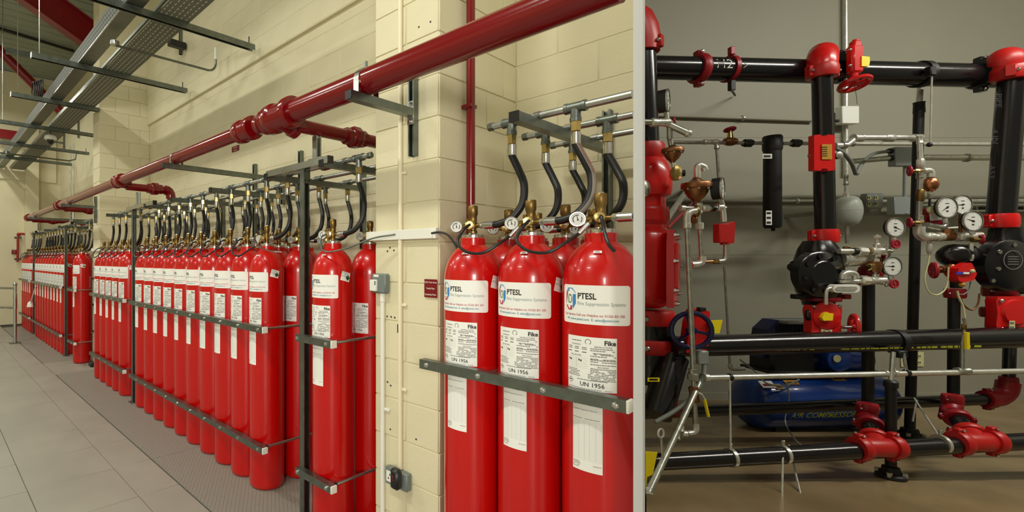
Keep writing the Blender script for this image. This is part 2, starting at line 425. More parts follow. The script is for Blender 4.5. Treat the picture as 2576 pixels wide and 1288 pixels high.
o = thing('cable_tray', 'wide pale slotted cable tray lying on the overhead struts', 'cable tray', tuple(L(9, 1.87, 4.065)))
part('base', B().box(L(9.2, 1.875, 4.066), (11.4, .33, .004), LB), 'perf_tray', o)
for v in (1.711, 2.039): part('side_flange', B().box(L(9.2, v, 4.09), (11.4, .004, .05), LB), 'galv', o)
part('side_flange', B().box(L(9.2, 1.716, 4.064), (11.4, .014, .005), LB), 'galv_light', o)
o2 = ['near', 'second', 'third', 'farthest']
for k, u in enumerate((6.654, 9.6, 12.79, 14.35)):
    vv = VW if k else VW - .04
    o = thing('tray_bracket', '%s wall channel with short arm high above the struts' % o2[k], 'bracket', tuple(L(u, vv - .02, 4.64)), 'tray wall brackets')
    part('channel', B().chan(L(u, vv - .022, 4.64), L(u, vv - .022, 5.1), -NV, .041), 'galv', o)
    part('arm', B().chan(L(u, vv - .045, 4.80), L(u, 2.45, 4.80), ZV, .041), 'galv', o)
# conduit drop with junction box under the tray
u = 5.3
o = thing('conduit', 'thin steel conduit with round box bending up below the nearest strut', 'conduit', tuple(L(u, 2.75, 3.9)))
pa = [L(u, 1.55, 3.95), L(u, 2.60, 3.95)] + [L(u, 2.60 + .1 * math.sin(a), 4.05 - .1 * math.cos(a)) for a in (.4, .8, 1.2, 1.57)] + [L(u, 2.70, 4.1)]
part('tube', B().tube(pa, .013, 10), 'galv', o)
part('white_sleeve', B().cyl(L(u, 2.70, 4.1), L(u, 2.70, 4.24), .02, 10), 'white_plastic', o)
part('junction_box', B().lathe([(.0, -.02), (.045, -.02), (.045, .02), (0, .02)], L(u, 1.54, 3.97), ZV, 14), 'galv_light', o)
o = thing('conduit', 'thin steel conduit running below the fifth strut near the ceiling camera', 'conduit', tuple(L(12, 2.2, 3.95)))
part('tube', B().tube([L(12.2, .9, 3.95), L(12.2, 2.55, 3.95), L(12.2, 2.68, 4.0), L(12.2, 2.7, 4.15)], .016, 8), 'galv', o)
part('junction_box', B().lathe([(.0, -.03), (.05, -.03), (.05, .03), (0, .03)], L(12.2, 1.35, 3.97), ZV, 12), 'galv', o)
o = thing('cable_coil', 'dark coil of cables lying beside the overhead perforated trunking', 'cables', tuple(L(8.4, 1.36, 4.2)))
for k in range(5):
    part('cable_loop', B().tube([L(8.3 + .05 * k + .11 * math.cos(a), 1.36 - .02 * k, 4.28 + .13 * math.sin(a)) for a in [i * .4 for i in range(16)]], .009, 6, closed=True), 'black_rubber', o)
def onz(x, y, z):
    Yd = FPX * (z - H) / (CY - y); return Vector(((x - CX) * Yd / FPX, Yd, z))
tag(part('ceiling_rail', B().tube([onz(-20, 66, ZC - .06), onz(27, 80, ZC - .06), onz(186, 129, ZC - .06)], .035, 8), 'black_plastic'), 'thin black line of conduit under the ribbed ceiling deck', 'conduit')
a_, b_ = onz(14, 127, 5.3), onz(128, 151, 5.3)
tag(part('hung_channel', B().chan(a_, b_, ZV, .09), 'galv'), 'dark channel running from the left edge to the cable coil', 'channel')
# dome camera
c = L(*onu(127, 350, 10.1))
o = thing('dome_camera', 'white dome security camera hanging under the cable tray', 'camera', tuple(c))
part('stem', B().cyl(c, c + ZV * .2, .015, 8), 'galv', o)
part('housing', B().lathe([(.06, -.02), (.10, -.01), (.105, .02), (.09, .06), (.02, .09)], c, ZV, 20), 'white_plastic', o)
part('dome', B().lathe([(.0, -.10), (.03, -.09), (.055, -.06), (.062, -.015)], c, ZV, 20), 'black_plastic', o)
# black device next to the wall bracket
c = L(*onv(445, 112, 2.72))
o = thing('beam_detector', 'small black detector with brass fitting on the near tray bracket', 'detector', tuple(c))
part('body', B().box(c, (.10, .24, .09), LB, .01), 'black_plastic', o); part('rod', B().cyl(c - NV * .12, c - NV * .42, .008, 8), 'brass', o)
part('head', B().cyl(c - NV * .42 - ZV * .1, c - NV * .42 + ZV * .1, .035, 10), 'brass', o)
# ================================================================== gas cylinders
RB = .1335; BZ = .002
def wrapf(rad, phi0=0.): # flat (x, z) -> cylinder around the local origin, facing -y
    return lambda p: Vector((rad * math.sin(phi0 + p.x / RB), -rad * math.cos(phi0 + p.x / RB), p.z))
def rrect(b, x0, x1, z0, z1, rc=0., n=14):
    xs = [x0 + (x1 - x0) * i / n for i in range(n + 1)]
    if rc: xs = sorted(xs + [x0 + rc * q for q in (.15, .5, 1)] + [x1 - rc * q for q in (.15, .5, 1)])
    top = []; bot = []
    for x in xs:
        dq = min(x - x0, x1 - x); k = 0 if dq >= rc or not rc else rc - math.sqrt(max(0, rc * rc - (rc - dq) ** 2))
        top.append((x, 0, z1 - k)); bot.append((x, 0, z0 + k))
    m = len(xs); b.add(bot + top, [(i, i + 1, m + i + 1, m + i) for i in range(m - 1)])
def rect(b, x0, x1, z0, z1, mi=0):
    b.cur = mi; n = max(1, int((x1 - x0) / .02)); rrect(b, x0, x1, z0, z1, 0, n)
def wbars(b, x0, x1, z, h, mi, rnd, dens=.85): # a line of unreadable small print, word by word
    x = x0
    while x < x1 - .003:
        wl = min(rnd.uniform(.004, .011), x1 - x)
        if rnd.random() < dens: rect(b, x, x + wl, z, z + h, mi)
        x += wl + .0016
def make_bottle(name='gas_cylinder'):
    root = thing(name, 'red gas cylinder', 'gas cylinder')
    prof = [(0, .012), (.09, .012), (.108, 0), (.120, .003), (.129, .014), (.1335, .035), (.1335, 1.606)]
    for i in range(1, 13):
        a = math.radians(66) * i / 12; prof.append((.1335 * math.cos(a), 1.606 + .185 * math.sin(a)))
    prof += [(.046, 1.786), (0, 1.786)]
    part('body', B().lathe(prof, (0, 0, 0), ZV, 40), 'bottle_red', root)
    part('neck_ring', B().lathe([(.050, 1.772), (.056, 1.774), (.056, 1.806), (.052, 1.809), (0, 1.809)], (0, 0, 0), ZV, 28), 'bottle_red', root)
    vb = B().lathe([(.020, 1.818), (.020, 1.842), (.016, 1.846), (.016, 1.853), (.021, 1.857), (.021, 1.880), (.0185, 1.884), (.0185, 1.912), (.0205, 1.915), (.0205, 1.918), (.0225, 1.921), (.0225, 1.958), (.020, 1.962), (0, 1.962)], (0, 0, 0), ZV, 20)
    vb.cyl((.015, 0, 1.866), (.040, 0, 1.866), .010, 10); vb.hexbar((-.015, -.004, 1.866), (-.048, -.012, 1.866), .010); vb.cyl((0, -.012, 1.866), (0, -.04, 1.866), .010, 10)
    vb.box((-.018, -.012, 1.890), (.016, .018, .02), WB, .002)
    va = part('valve', vb, 'brass', root)
    part('valve_collar', B().lathe([(.050, 1.806), (.050, 1.822), (.046, 1.825), (.024, 1.826), (.022, 1.83), (0, 1.83)], (0, 0, 0), ZV, 24), 'steel', va)
    part('valve_cap', B().hexbar((0, 0, 1.96), (0, 0, 1.9675), .012), 'steel', va)
    # pressure gauge
    g = Vector((-.078, -.020, 1.866)); gd = Vector((.42, -.90, 0)).normalized(); gx = Vector((.90, .42, 0)).normalized()
    ga = part('pressure_gauge', B().lathe([(.0, -.012), (.024, -.012), (.0295, -.008), (.0305, .006), (.0285, .010), (.0262, .010), (.0262, .0065)], g, gd, 28), 'steel', root)
    part('dial', B().lathe([(.026, .0055), (.026, .0070)], g, gd, 24), 'dial', ga)
    nb = B(); f0 = g + gd * .0078
    for i in range(14):
        a0 = math.radians(-225 + 270 * i / 14); a1 = math.radians(-225 + 270 * (i + 1) / 14); r0, r1 = .0145, .0175
        if i not in (8, 9): nb.flat([f0 + gx * (r0 * math.cos(q)) * 1 + ZV * (-r0 * math.sin(q)) if s_ == 0 else f0 + gx * (r1 * math.cos(q)) + ZV * (-r1 * math.sin(q)) for q, s_ in ((a0, 0), (a0, 1), (a1, 1), (a1, 0))])
    nb.flat([f0 - gx * .0035 + ZV * .016, f0 + gx * .0005 - ZV * .004, f0 + gx * .0045 - ZV * .004, f0 - gx * .002 + ZV * .016])
    nb.lathe([(.0032, 0), (.0032, .001)], f0 + gx * .0015 - ZV * .003, gd, 10)
    part('needle_and_scale', nb, 'ink', ga)
    # actuator knob
    k0 = Vector((0.004, -.036, 1.868)); kd = Vector((.60, -.80, 0)).normalized()
    kn = part('actuator_knob', B().lathe([(.012, 0), (.0185, .002), (.0205, .006), (.0205, .016), (.018, .019), (.010, .020), (.010, .016), (0, .016)], k0, kd, 24), 'brass_bright', root)
    part('hose_fitting', B().hexbar(k0 + kd * .014, k0 + kd * .032, .008), 'steel', kn)
    # stickers
    nl = B(); rrect(nl, -.106, .148, 1.468, 1.612, .010, 22); nl.xf(wrapf(RB + .0006)); nlo = part('name_label', nl, 'paper', root)
    t = B()
    text(t, 'PTESL', .031, Vector((-.033, 0, 1.561)), XV, ZV, 'L', .022, 0, .066)
    text(t, 'Fire Suppression Systems', .0185, Vector((-.033, 0, 1.538)), XV, ZV, 'L', 0, 1, .162)
    text(t, 'For Service Call our Helpline on: 01256 831 500', .0125, Vector((0, 0, 0)) + Vector((-.092, 0, 1.4975)), XV, ZV, 'L', .012, 2, .218)
    text(t, 'W: www.ptesl.com  E. sales@ptesl.com', .0125, Vector((-.080, 0, 1.4815)), XV, ZV, 'L', .012, 3, .185)
    def poly(pts, mi): t.cur = mi; t.flat([(x, 0, z) for x, z in pts])
    ox, oz = -.064, 1.558; k = .0011
    P4 = lambda q: [(ox + x * k, oz + z * k) for x, z in q]
    poly(P4([(-12, 38), (8, 38), (22, 22), (-12, 26)]), 4); poly(P4([(10, 16), (22, 18), (22, -14), (10, -34)]), 4)
    poly(P4([(-14, 36), (-14, 14), (-22, -18), (-22, 20)]), 5); poly(P4([(-22, -22), (8, -22), (6, -38), (-10, -38)]), 5)
    poly(P4([(-9, 16), (2, 16), (6, 10), (-6, 10)]), 6); poly(P4([(3, 8), (7, 8), (7, -12), (3, -8)]), 6)
    poly(P4([(-11, 13), (-7, 8), (-7, -8), (-11, -12)]), 6); poly(P4([(-10, -14), (4, -14), (1, -9), (-6, -9)]), 6)
    t.xf(wrapf(RB + .0013)); part('lettering', t, ['ink', 'ink_grey', 'ink_red', 'ink_teal', 'logo_blue', 'logo_red', 'logo_green'], nlo)
    il = B(); rrect(il, -.088, .087, 1.225, 1.422, 0, 14); il.xf(wrapf(RB + .0006, .085)); ilo = part('instruction_label', il, 'paper', root)
    t = B(); rnd = random.Random(3)
    text(t, 'Fike', .023, Vector((.084, 0, 1.396)), XV, ZV, 'R', .03, 0)
    text(t, 'UN 1956', .022, Vector((.006, 0, 1.2395)), XV, ZV, 'C', .006, 0)
    text(t, 'INSTRUCTIONS', .008, Vector((.043, 0, 1.385)), XV, ZV, 'C', 0, 0); text(t, 'RECHARGE', .007, Vector((.043, 0, 1.312)), XV, ZV, 'C', 0, 0)
    text(t, 'CONTENTS', .007, Vector((-.05, 0, 1.389)), XV, ZV, 'C', 0, 0); text(t, 'FILL RECORD', .007, Vector((-.05, 0, 1.349)), XV, ZV, 'C', 0, 0)
    for i in range(9): wbars(t, .002, .084, 1.379 - i * .0068 - (.003 if i % 3 == 2 else 0), .0028, 7, rnd)
    for i in range(8): wbars(t, (.002 if i < 4 else -.006), .084, 1.306 - i * .0058, .0026, 7, rnd)
    for i in range(3): 
        for q in range(2): rect(t, -.083 + i * .028, -.066 + i * .028, 1.380 - q * .006, 1.3825 - q * .006, 7)
        rect(t, -.084 + i * .029, -.069 + i * .029, 1.363, 1.3655, 0)
    for i in range(6): rect(t, -.084, -.008, 1.343 - i * .0075, 1.3434 - i * .0075, 7)
    rect(t, -.048, -.0475, 1.305, 1.343, 7)
    for q in ((-.080, 1.331), (-.074, 1.329), (-.040, 1.331), (-.033, 1.329)): rect(t, q[0], q[0] + .0045, q[1], q[1] + .006, 0)
    for i in range(5): wbars(t, -.084, -.026 - rnd.uniform(0, .02), 1.297 - i * .0058, .0024, 7, rnd)
    wbars(t, -.045, .06, 1.262, .0024, 7, rnd, .95); wbars(t, -.084, .07, 1.2295, .0018, 7, rnd, .9)
    cxx, czz = -.073, 1.255; q = .0115
    for (ax_, az_), (bx_, bz_) in (((0, q), (q, 0)), ((q, 0), (0, -q)), ((0, -q), (-q, 0)), ((-q, 0), (0, q))):
        t.cur = 0; t.flat([(cxx + ax_, 0, czz + az_), (cxx + bx_, 0, czz + bz_), (cxx + bx_ * .86, 0, czz + bz_ * .86), (cxx + ax_ * .86, 0, czz + az_ * .86)])
    rect(t, cxx - .005, cxx + .005, czz - .001, czz + .0022, 0)
    t.cur = 7
    for i in range(10):
        a0 = math.radians(-60 + 300 * i / 10); a1 = math.radians(-60 + 300 * (i + 1) / 10)
        t.flat([(-.006 + r_ * math.cos(a_), 0, 1.404 + r_ * math.sin(a_)) for a_, r_ in ((a0, .0085), (a0, .0105), (a1, .0105), (a1, .0085))])
    wbars(t, -.085, -.03, 1.404, .003, 7, rnd)
    t.xf(wrapf(RB + .0013, .085)); part('lettering', t, ['ink', 'ink_grey', 'ink_red', 'ink_teal', 'logo_blue', 'logo_red', 'logo_green', 'ink_line'], ilo)
    sl = B(); rrect(sl, -.075, .030, .925, 1.186, 0, 9); sl.xf(wrapf(RB + .0006, .17)); slo = part('inspection_sheet', sl, 'paper', root)
    t = B()
    text(t, 'Cylinder Inspection Record', .0075, Vector((-.071, 0, 1.149)), XV, ZV, 'L', 0, 7)
    t.cur = 4
    for i, mi in enumerate((4, 5, 6, 5)):
        a0 = i * 1.57; t.cur = mi; t.flat([(-.066 + .0055 * math.cos(a0), 0, 1.172 + .0055 * math.sin(a0)), (-.066 + .0055 * math.cos(a0 + 1.4), 0, 1.172 + .0055 * math.sin(a0 + 1.4)), (-.066, 0, 1.172)])
    wbars(t, -.056, -.03, 1.174, .003, 7, rnd); wbars(t, -.02, .026, 1.176, .002, 7, rnd); wbars(t, -.02, .02, 1.170, .002, 7, rnd); wbars(t, -.072, .02, 1.118, .002, 7, rnd)
    for i in range(22): rect(t, -.072, .027, 1.110 - i * .0068, 1.1104 - i * .0068, 1)
    for x in (-.072, -.052, -.030, -.012, .008, .0265): rect(t, x, x + .0004, .966, 1.110, 1)
    for i in range(5): wbars(t, -.072, -.045, .956 - i * .005, .0018, 7, rnd)
    wbars(t, 0, .026, .950, .0018, 7, rnd)
    t.xf(wrapf(RB + .0013, .17)); part('lettering', t, ['ink', 'ink_grey', 'ink_red', 'ink_teal', 'logo_blue', 'logo_red', 'logo_green', 'ink_line'], slo)
    # small sticker on the shoulder and hazard sticker on the near side
    ok = B(); rrect(ok, -.014, .014, -.006, .006, 0, 4)
    def sh(p): a = .25 + p.x / .10; rr = .1010 - p.z * .9; return Vector((rr * math.sin(a), -rr * math.cos(a), 1.7350 + p.z * .75))
    ok.xf(sh); oo = part('status_sticker', ok, 'paper', root); t = B(); text(t, 'O.K', .008, Vector((0, 0, -.003)), XV, ZV, 'C', .02)
    def sh2(p): q = sh(p); return q + Vector((q.x * .008, q.y * .008, .0008))
    t.xf(sh2); part('lettering', t, 'ink', oo)
    hz = B(); rrect(hz, -.034, .034, -.028, .028, 0, 8)
    def hw(p, k=.0006): x = p.x * .97 - p.z * .25 * -1; z = p.z * .97 - p.x * .25; return wrapf(RB + k, 1.50)(Vector((x, 0, 1.60 + z)))
    hz.xf(hw); ho = part('hazard_sticker', hz, 'paper', root)
    t = B(); t.cur = 0; t.flat([(.016, 0, -.022), (.034, 0, -.004), (.016, 0, .014), (-.002, 0, -.004)])
    for i in range(5): wbars(t, -.031, .02, .022 - i * .006, .0022, 1, rnd)
    t.xf(lambda p: hw(p, .0013)); part('lettering', t, ['hazard_green', 'ink_line'], ho)
    return root
PROTO = make_bottle()
# discharge hose with its nuts and crimped ferrules (valve outlet at the origin's height, manifold tee above)
ZM = 2.345
HP = []
def make_hose():
    root = thing('discharge_hose', 'black discharge hose', 'hose')
    top = Vector((.15, .085, 2.19))
    path = cr([(.105, 0, 1.866), (.135, .003, 1.869), (.185, .02, 1.892), (.222, .045, 1.955), (.222, .062, 2.04), (.190, .078, 2.11), tuple(top), tuple(top + Vector((-.004, 0, .03)))], 7)
    HP.extend(path)
    part('rubber', B().tube(path, .0165, 14), 'black_rubber', root)
    part('ferrule', B().lathe([(.014, 0), (.0185, .003), (.0185, .05), (.012, .054)], (.113, 0, 1.866), (-1, 0, 0), 14), 'steel', root)
    part('ferrule', B().lathe([(.0185, 0), (.0195, .003), (.0195, .05), (.012, .056)], (.15, .085, 2.188), ZV, 14), 'steel', root)
    part('nut', B().hexbar((.061, 0, 1.866), (.040, 0, 1.866), .015), 'steel', root)
    part('nut', B().hexbar((.15, .085, 2.242), (.15, .085, 2.285), .0205), 'brass_bright', root)
    return root
HOSE = make_hose()
def make_loop():
    root = thing('pilot_hose', 'thin black pilot hose', 'hose')
    k0 = Vector((0.004, -.036, 1.868)) + Vector((.60, -.80, 0)) * .034
    end = Vector((.285 - .030, -.050, 1.845)); fd = Vector((-.55, -.35, -.75)).normalized(); f1 = end + fd * .05
    pts = [k0, k0 + Vector((.010, -.024, -.004)), k0 + Vector((.004, -.060, -.030)), (.018, -.150, 1.785), (.075, -.168, 1.742), (.15, -.158, 1.735), (.205, -.118, 1.775), f1, f1 - fd * .02]
    part('tube', B().tube(cr(pts, 7), .0065, 8), 'black_rubber', root)
    part('ferrule', B().cyl(f1, end, .0085, 10), 'steel', root)
    part('elbow_fitting', B().tube([end - fd * -.002, end - fd * .014, Vector((.285 - .02, -.02, 1.862))], .006, 8), 'brass', root)
    return root
LOOP = make_loop()
ORD = ['first', 'second', 'third', 'fourth', 'fifth', 'sixth', 'seventh', 'eighth', 'ninth', 'tenth', 'eleventh']
S_ = .285
BANKS = [  # list of u, number of rows, phrase for the bank, counted from
    ([1.3305, 1.0455, .7665], 3, 'nearest bank', 'the near block pier'),
    ([2.354], 3, 'lone column by the near block pier', None),
    ([3.127 + S_ * k for k in range(10)], 3, 'ten-wide middle bank', 'the near post'),
    ([6.319 + S_ * k for k in range(5)], 3, 'five-wide middle bank', 'its near end'),
    ([8.755], 2, 'lone column beyond the middle pier', None),
    ([9.745 + S_ * k for k in range(10)], 2, 'ten-wide distant bank', 'its near end'),
    ([13.06 + S_ * k for k in range(5)], 2, 'five-wide end-wall bank', 'its near end')]
ROWV = [2.02, 2.325, 2.63]
ROWN = ['front', 'middle', 'back']
for (us, rows, phrase, frm) in BANKS:
    for r in range(rows):
        for k, u in enumerate(us):
            rn = ROWN[r] if rows == 3 else ('front', 'back')[r]
            where = '%s-row' % rn; tail = ('%s from %s, %s' % (ORD[k], frm, phrase)) if frm else phrase
            v = ROWV[r]; near = us[0] < 1.5; u2 = u
            if u == 2.354 and r > 0: u2 = u - .03
            if near and r: u2 = u - .01
            if near and r and k == 2: continue
            skip = () if r == 0 else ('name_label', 'inspection_sheet', 'status_sticker', 'hazard_sticker')
            pos = L(u2, v, BZ); dr = random.uniform(-.05, .05)
            dup(PROTO, None, pos, TH + dr, '%s red gas cylinder, %s' % (where, tail), 'red gas cylinders', skip)
            if not (near and k == 2) and not (near and k == 1 and r == 2):
                hz_ = dup(HOSE, None, pos, TH, 'discharge hose of %s cylinder, %s' % (where, tail), 'discharge hoses')
            if near and k == 1 and r == 0: HZ = hz_
            last = (k == 0 and not near) or (near and k == 2)
            if r == 0 and not last:
                dup(LOOP, None, pos, TH, 'thin black pilot hose loop at %s cylinder, %s' % (where, tail), 'pilot hose loops')
# printed stripe along the second hose of the nearest bank
WL[HZ.name] = Vector((0, 0, 0))
hp = HP[::-1][4:36]; acc = [0.]
for a_, b_ in zip(hp, hp[1:]): acc.append(acc[-1] + (b_ - a_).length)
def onhose(s_, w_, k_):
    s_ = max(0, min(acc[-1] - 1e-5, s_)); i = max(j for j in range(len(acc)) if acc[j] <= s_); i = min(i, len(hp) - 2)
    f_ = (s_ - acc[i]) / (acc[i + 1] - acc[i]); p = hp[i].lerp(hp[i + 1], f_); T = (hp[i + 1] - hp[i]).normalized()
    n_ = Vector((.86, -.5, 0)); n_ = (n_ - T * n_.dot(T)).normalized(); up = n_.cross(T) * -1; a_ = w_ / .0165
    return p + (n_ * math.cos(a_) + up * math.sin(a_)) * (.0165 + k_)
sb = B(); m = 26
for i in range(m):
    s0 = acc[-1] * i / m; s1 = acc[-1] * (i + 1) / m
    for j in range(4): w0 = -.010 + .005 * j; sb.flat([onhose(s0, w0, .0006), onhose(s1, w0, .0006), onhose(s1, w0 + .005, .0006), onhose(s0, w0 + .005, .0006)])
so = part('print_stripe', sb, 'stripe_grey', HZ); t = B(); text(t, '9 intertraco flexIT 5000-10 SHP', .0125, Vector((.012, 0, -.004)), XV, ZV, 'L', .01)
t.xf(lambda p: onhose(p.x, p.z, .0012)); part('lettering', t, 'ink_red', so)
kill(PROTO); kill(HOSE); kill(LOOP)
o = thing('discharge_hose', 'short hose end with steel ferrule running into the white partition', 'hose', tuple(L(.7665, 2.02, 1.85)), 'discharge hoses')
c_ = L(.7665, 2.02, BZ)
part('nut', B().hexbar(c_ + EV * .040 + ZV * 1.866, c_ + EV * .061 + ZV * 1.866, .015), 'steel', o); part('ferrule', B().cyl(c_ + EV * .059 + ZV * 1.866, c_ + EV * .113 + ZV * 1.866, .0185, 14, .002), 'steel', o); part('rubber', B().cyl(c_ + EV * .113 + ZV * 1.866, c_ + EV * .128 + ZV * 1.866, .0165, 14), 'black_rubber', o)
# pilot tube hanging from the nearest cylinder towards the partition
k0 = L(.7665, 2.02, 0); q = lambda x, y, z: k0 + EV * x + NV * y + ZV * z
tag(part('pilot_hose', B().tube(cr([q(.024, -.064, 1.868), q(.034, -.08, 1.864), q(.045, -.09, 1.82), q(.07, -.115, 1.765), q(.10, -.15, 1.74)], 7), .0065, 8), 'black_rubber'), 'thin black pilot hose dropping from the cylinder at the white partition', 'hose')
tag(part('pilot_tube', B().tube(cr([L(2.354 - .012, 1.955, 1.868), L(2.352, 1.92, 1.84), L(2.30, 1.90, 1.76), L(2.15, 1.93, 1.77), L(1.98, 2.00, 1.83), L(1.85, 2.05, 1.85)], 7), .005, 8), 'galv'), 'grey flexible tube looping from the lone front cylinder to the white trunking', 'tube')
tag(part('pilot_tube', B().tube(cr([L(1.62, 2.08, 1.848), L(1.56, 2.07, 1.85), L(1.50, 2.06, 1.83), L(1.44, 2.04, 1.775), L(1.42, 2.03, 1.74)], 7), .006, 8), 'black_rubber'), 'brown cable from the white trunking down to the nearest bank', 'cable')
tag(part('pilot_tube', B().tube(cr([L(3.15, 1.93, 1.87), L(3.10, 1.90, 1.84), L(2.98, 1.88, 1.79), L(2.85, 1.88, 1.765), L(2.80, 1.93, 1.76)], 7), .005, 8), 'galv'), 'grey flexible tube slanting over the middle bank shoulder toward the post', 'tube')
# ================================================================== manifolds above the cylinders
def manifold(v, ulo, uhi, tees, label, lo_open=False):
    o = thing('manifold_pipe', label, 'manifold', tuple(L((ulo + uhi) / 2, v, ZM)), 'discharge manifolds')
    part('pipe', B().cyl(L(ulo, v, ZM), L(uhi, v, ZM), .0168, 14), 'galv_light', o)
    for u in tees:
        bb = B().lathe([(.019, -.045), (.0235, -.043), (.0235, -.03), (.0215, -.028), (.0215, .028), (.0235, .03), (.0235, .043), (.019, .045)], L(u, v, ZM), DV, 14)
        bb.lathe([(.020, 0), (.020, .042), (.0225, .044), (.0225, .060)], L(u, v, ZM), -ZV, 14); part('tee', bb, 'galv', o)
    part('end_plug', B().hexbar(L(uhi, v, ZM), L(uhi + .03, v, ZM), .02), 'galv', o)
    if not lo_open: part('end_plug', B().hexbar(L(ulo, v, ZM), L(ulo - .03, v, ZM), .02), 'galv', o)
    return o
rowp = ['front', 'middle', 'rear']
for r in range(3):
    v = ROWV[r] + .085; du = .15
    manifold(v, (.685, .78, .875)[r], 1.27 - (.01 if r else 0), [u - du - (.01 if r else 0) for u in (1.3305, 1.0455)[:(2, 2, 1)[r]]], '%s galvanized manifold pipe over the nearest cylinder bank' % rowp[r], True)
    tl = [2.354 - du - (.03 if r else 0)] + [3.127 + S_ * k - du for k in range(10)] + [6.319 + S_ * k - du for k in range(5)]
    o = manifold(v, 2.12, 7.42, tl, '%s galvanized manifold pipe over the middle and five-wide banks' % rowp[r])
    part('union', B().lathe([(.019, -.06), (.03, -.055), (.034, -.02), (.034, .02), (.028, .05), (.019, .06)], L(2.52, v, ZM), DV, 8), 'galv', o)
    part('union', B().lathe([(.019, -.06), (.03, -.055), (.034, -.02), (.034, .02), (.028, .05), (.019, .06)], L(5.83, v, ZM), DV, 8), 'galv', o)
    if r < 2:
        tl = [8.755 - du] + [9.745 + S_ * k - du for k in range(10)] + [13.06 + S_ * k - du for k in range(5)]
        manifold(v, 8.5, 14.2, tl, '%s galvanized manifold pipe over the distant cylinder banks' % rowp[r])
def chan_thing(name, a, b_, opn, label, cat='channel', group=None, caps=True, w=.041):
    a = Vector(a); b_ = Vector(b_); o = thing(name, label, cat, tuple(a), group)
    part('channel', B().chan(a, b_, opn, w), 'galv', o)
    if caps:
        t = (b_ - a).normalized(); s_ = t.cross(ZV) if abs(t.z) < .9 else XV; s_.normalize(); up = s_.cross(t)
        part('end_cap', B().box(a - t * .003, (.008, w + .003, w + .003), (t, s_, up), .001), 'black_plastic', o)
    return o
# cross channels that carry the manifolds
ZX = ZM - .017 - .0225
nn = 0
for (u, who) in ((1.057, 'over the nearest bank'), (2.33, 'beside the block pier'), (2.96, 'past the near steel post'), (3.84, 'third from the pier'), (4.70, 'fourth from the pier'), (5.45, 'before the second steel post'), (6.90, 'over the five-wide bank'), (8.66, 'beyond the middle pier'), (9.95, 'of the distant bank, near end'), (11.3, 'of the distant bank, middle'), (12.7, 'of the distant bank, far end')):
    v0 = 1.905
    o = chan_thing('cross_channel', L(u, v0, ZX), L(u, VW - .05, ZX), ZV, 'galvanized cross channel carrying manifold pipes, %s' % who, 'channel', 'manifold cross channels')
    for r in range(3):
        v = ROWV[r] + .085
        cl = [L(u, v + .0195 * math.cos(a), ZM + .0195 * math.sin(a)) for a in [math.pi * i / 8 for i in range(9)]]
        cb = B()
        for p, q2 in zip(cl, cl[1:]): cb.box((p + q2) / 2, (.028, (q2 - p).length + .002, .0025), (EV, (q2 - p).normalized(), EV.cross((q2 - p).normalized())))
        part('pipe_clamp', cb, 'steel', o)
    zt = 2.52 if u < 2 else 2.78 if abs(u - 3.84) < .01 or abs(u - 4.7) < .01 else 2.5
    vt = VW - .024
    w_ = chan_thing('wall_channel', L(u, vt, 1.80), L(u, vt, zt), -NV, 'vertical galvanized wall channel behind the cross channel %s' % who, 'channel', 'vertical wall channels')
    part('bolt', B().lathe([(.016, 0), (.016, .004), (.009, .004), (.009, .012), (0, .012)], L(u + .03, vt - .022, ZX), -NV, 6), 'steel', w_)
# posts with head beams
for k, (u, who, full) in enumerate(((2.54, 'near', 1), (5.905, 'second', 1), (9.50, 'third', 1), (12.75, 'farthest', 1))):
    o = thing('support_post', '%s vertical steel post standing between the cylinder banks' % who, 'post', tuple(L(u, 1.935, 0)), 'rack posts')
    part('channel', B().chan(L(u, 1.935, .008), L(u, 1.935, 2.30), EV, .045), 'galv', o)
    part('base_plate', B().box(L(u, 1.935, .006), (.12, .10, .008), LB, .001), 'galv', o)
    hb = B().box(L(u - .024, 1.935, 2.255), (.004, .052, .10), LB); part('head_bracket', hb, 'galv', o)
    for (a_, c_) in ((-.015, -.03), (.015, -.03), (-.015, .03), (.015, .03)): part('bolt', B().cyl(L(u - .026, 1.935 + a_, 2.255 + c_), L(u - .030, 1.935 + a_, 2.255 + c_), .006, 8), 'black_plastic', o)
    ul, uh = ((2.27, 2.96), (5.2, 6.1), (9.0, 9.75), (12.4, 13.1))[k]
    o = thing('head_beam', '%s bright channel beam lying on top of a steel post' % who, 'beam', tuple(L(ul, 1.93, 2.32)), 'post head beams')
    part('channel', B().chan(L(ul, 1.925, 2.322), L(uh, 1.925, 2.322), ZV, .043), 'galv_light', o)
    part('end_cap', B().box(L(ul - .003, 1.925, 2.322), (.008, .046, .046), LB, .002), 'black_plastic', o)
    uu, zt = ((2.40, 2.49), (5.72, 2.49), (9.05, 2.5), (12.1, 2.5))[k]
    o = thing('hanger_channel', '%s short upright channel holding the red branch pipe above its beam' % who, 'channel', tuple(L(uu, 1.925, 2.345)), 'branch hangers')
    part('channel', B().chan(L(uu, 1.925, 2.345), L(uu, 1.925, zt), EV, .041), 'galv_light', o)
    part('foot', B().box(L(uu, 1.925, 2.347), (.13, .045, .006), LB), 'galv_light', o)
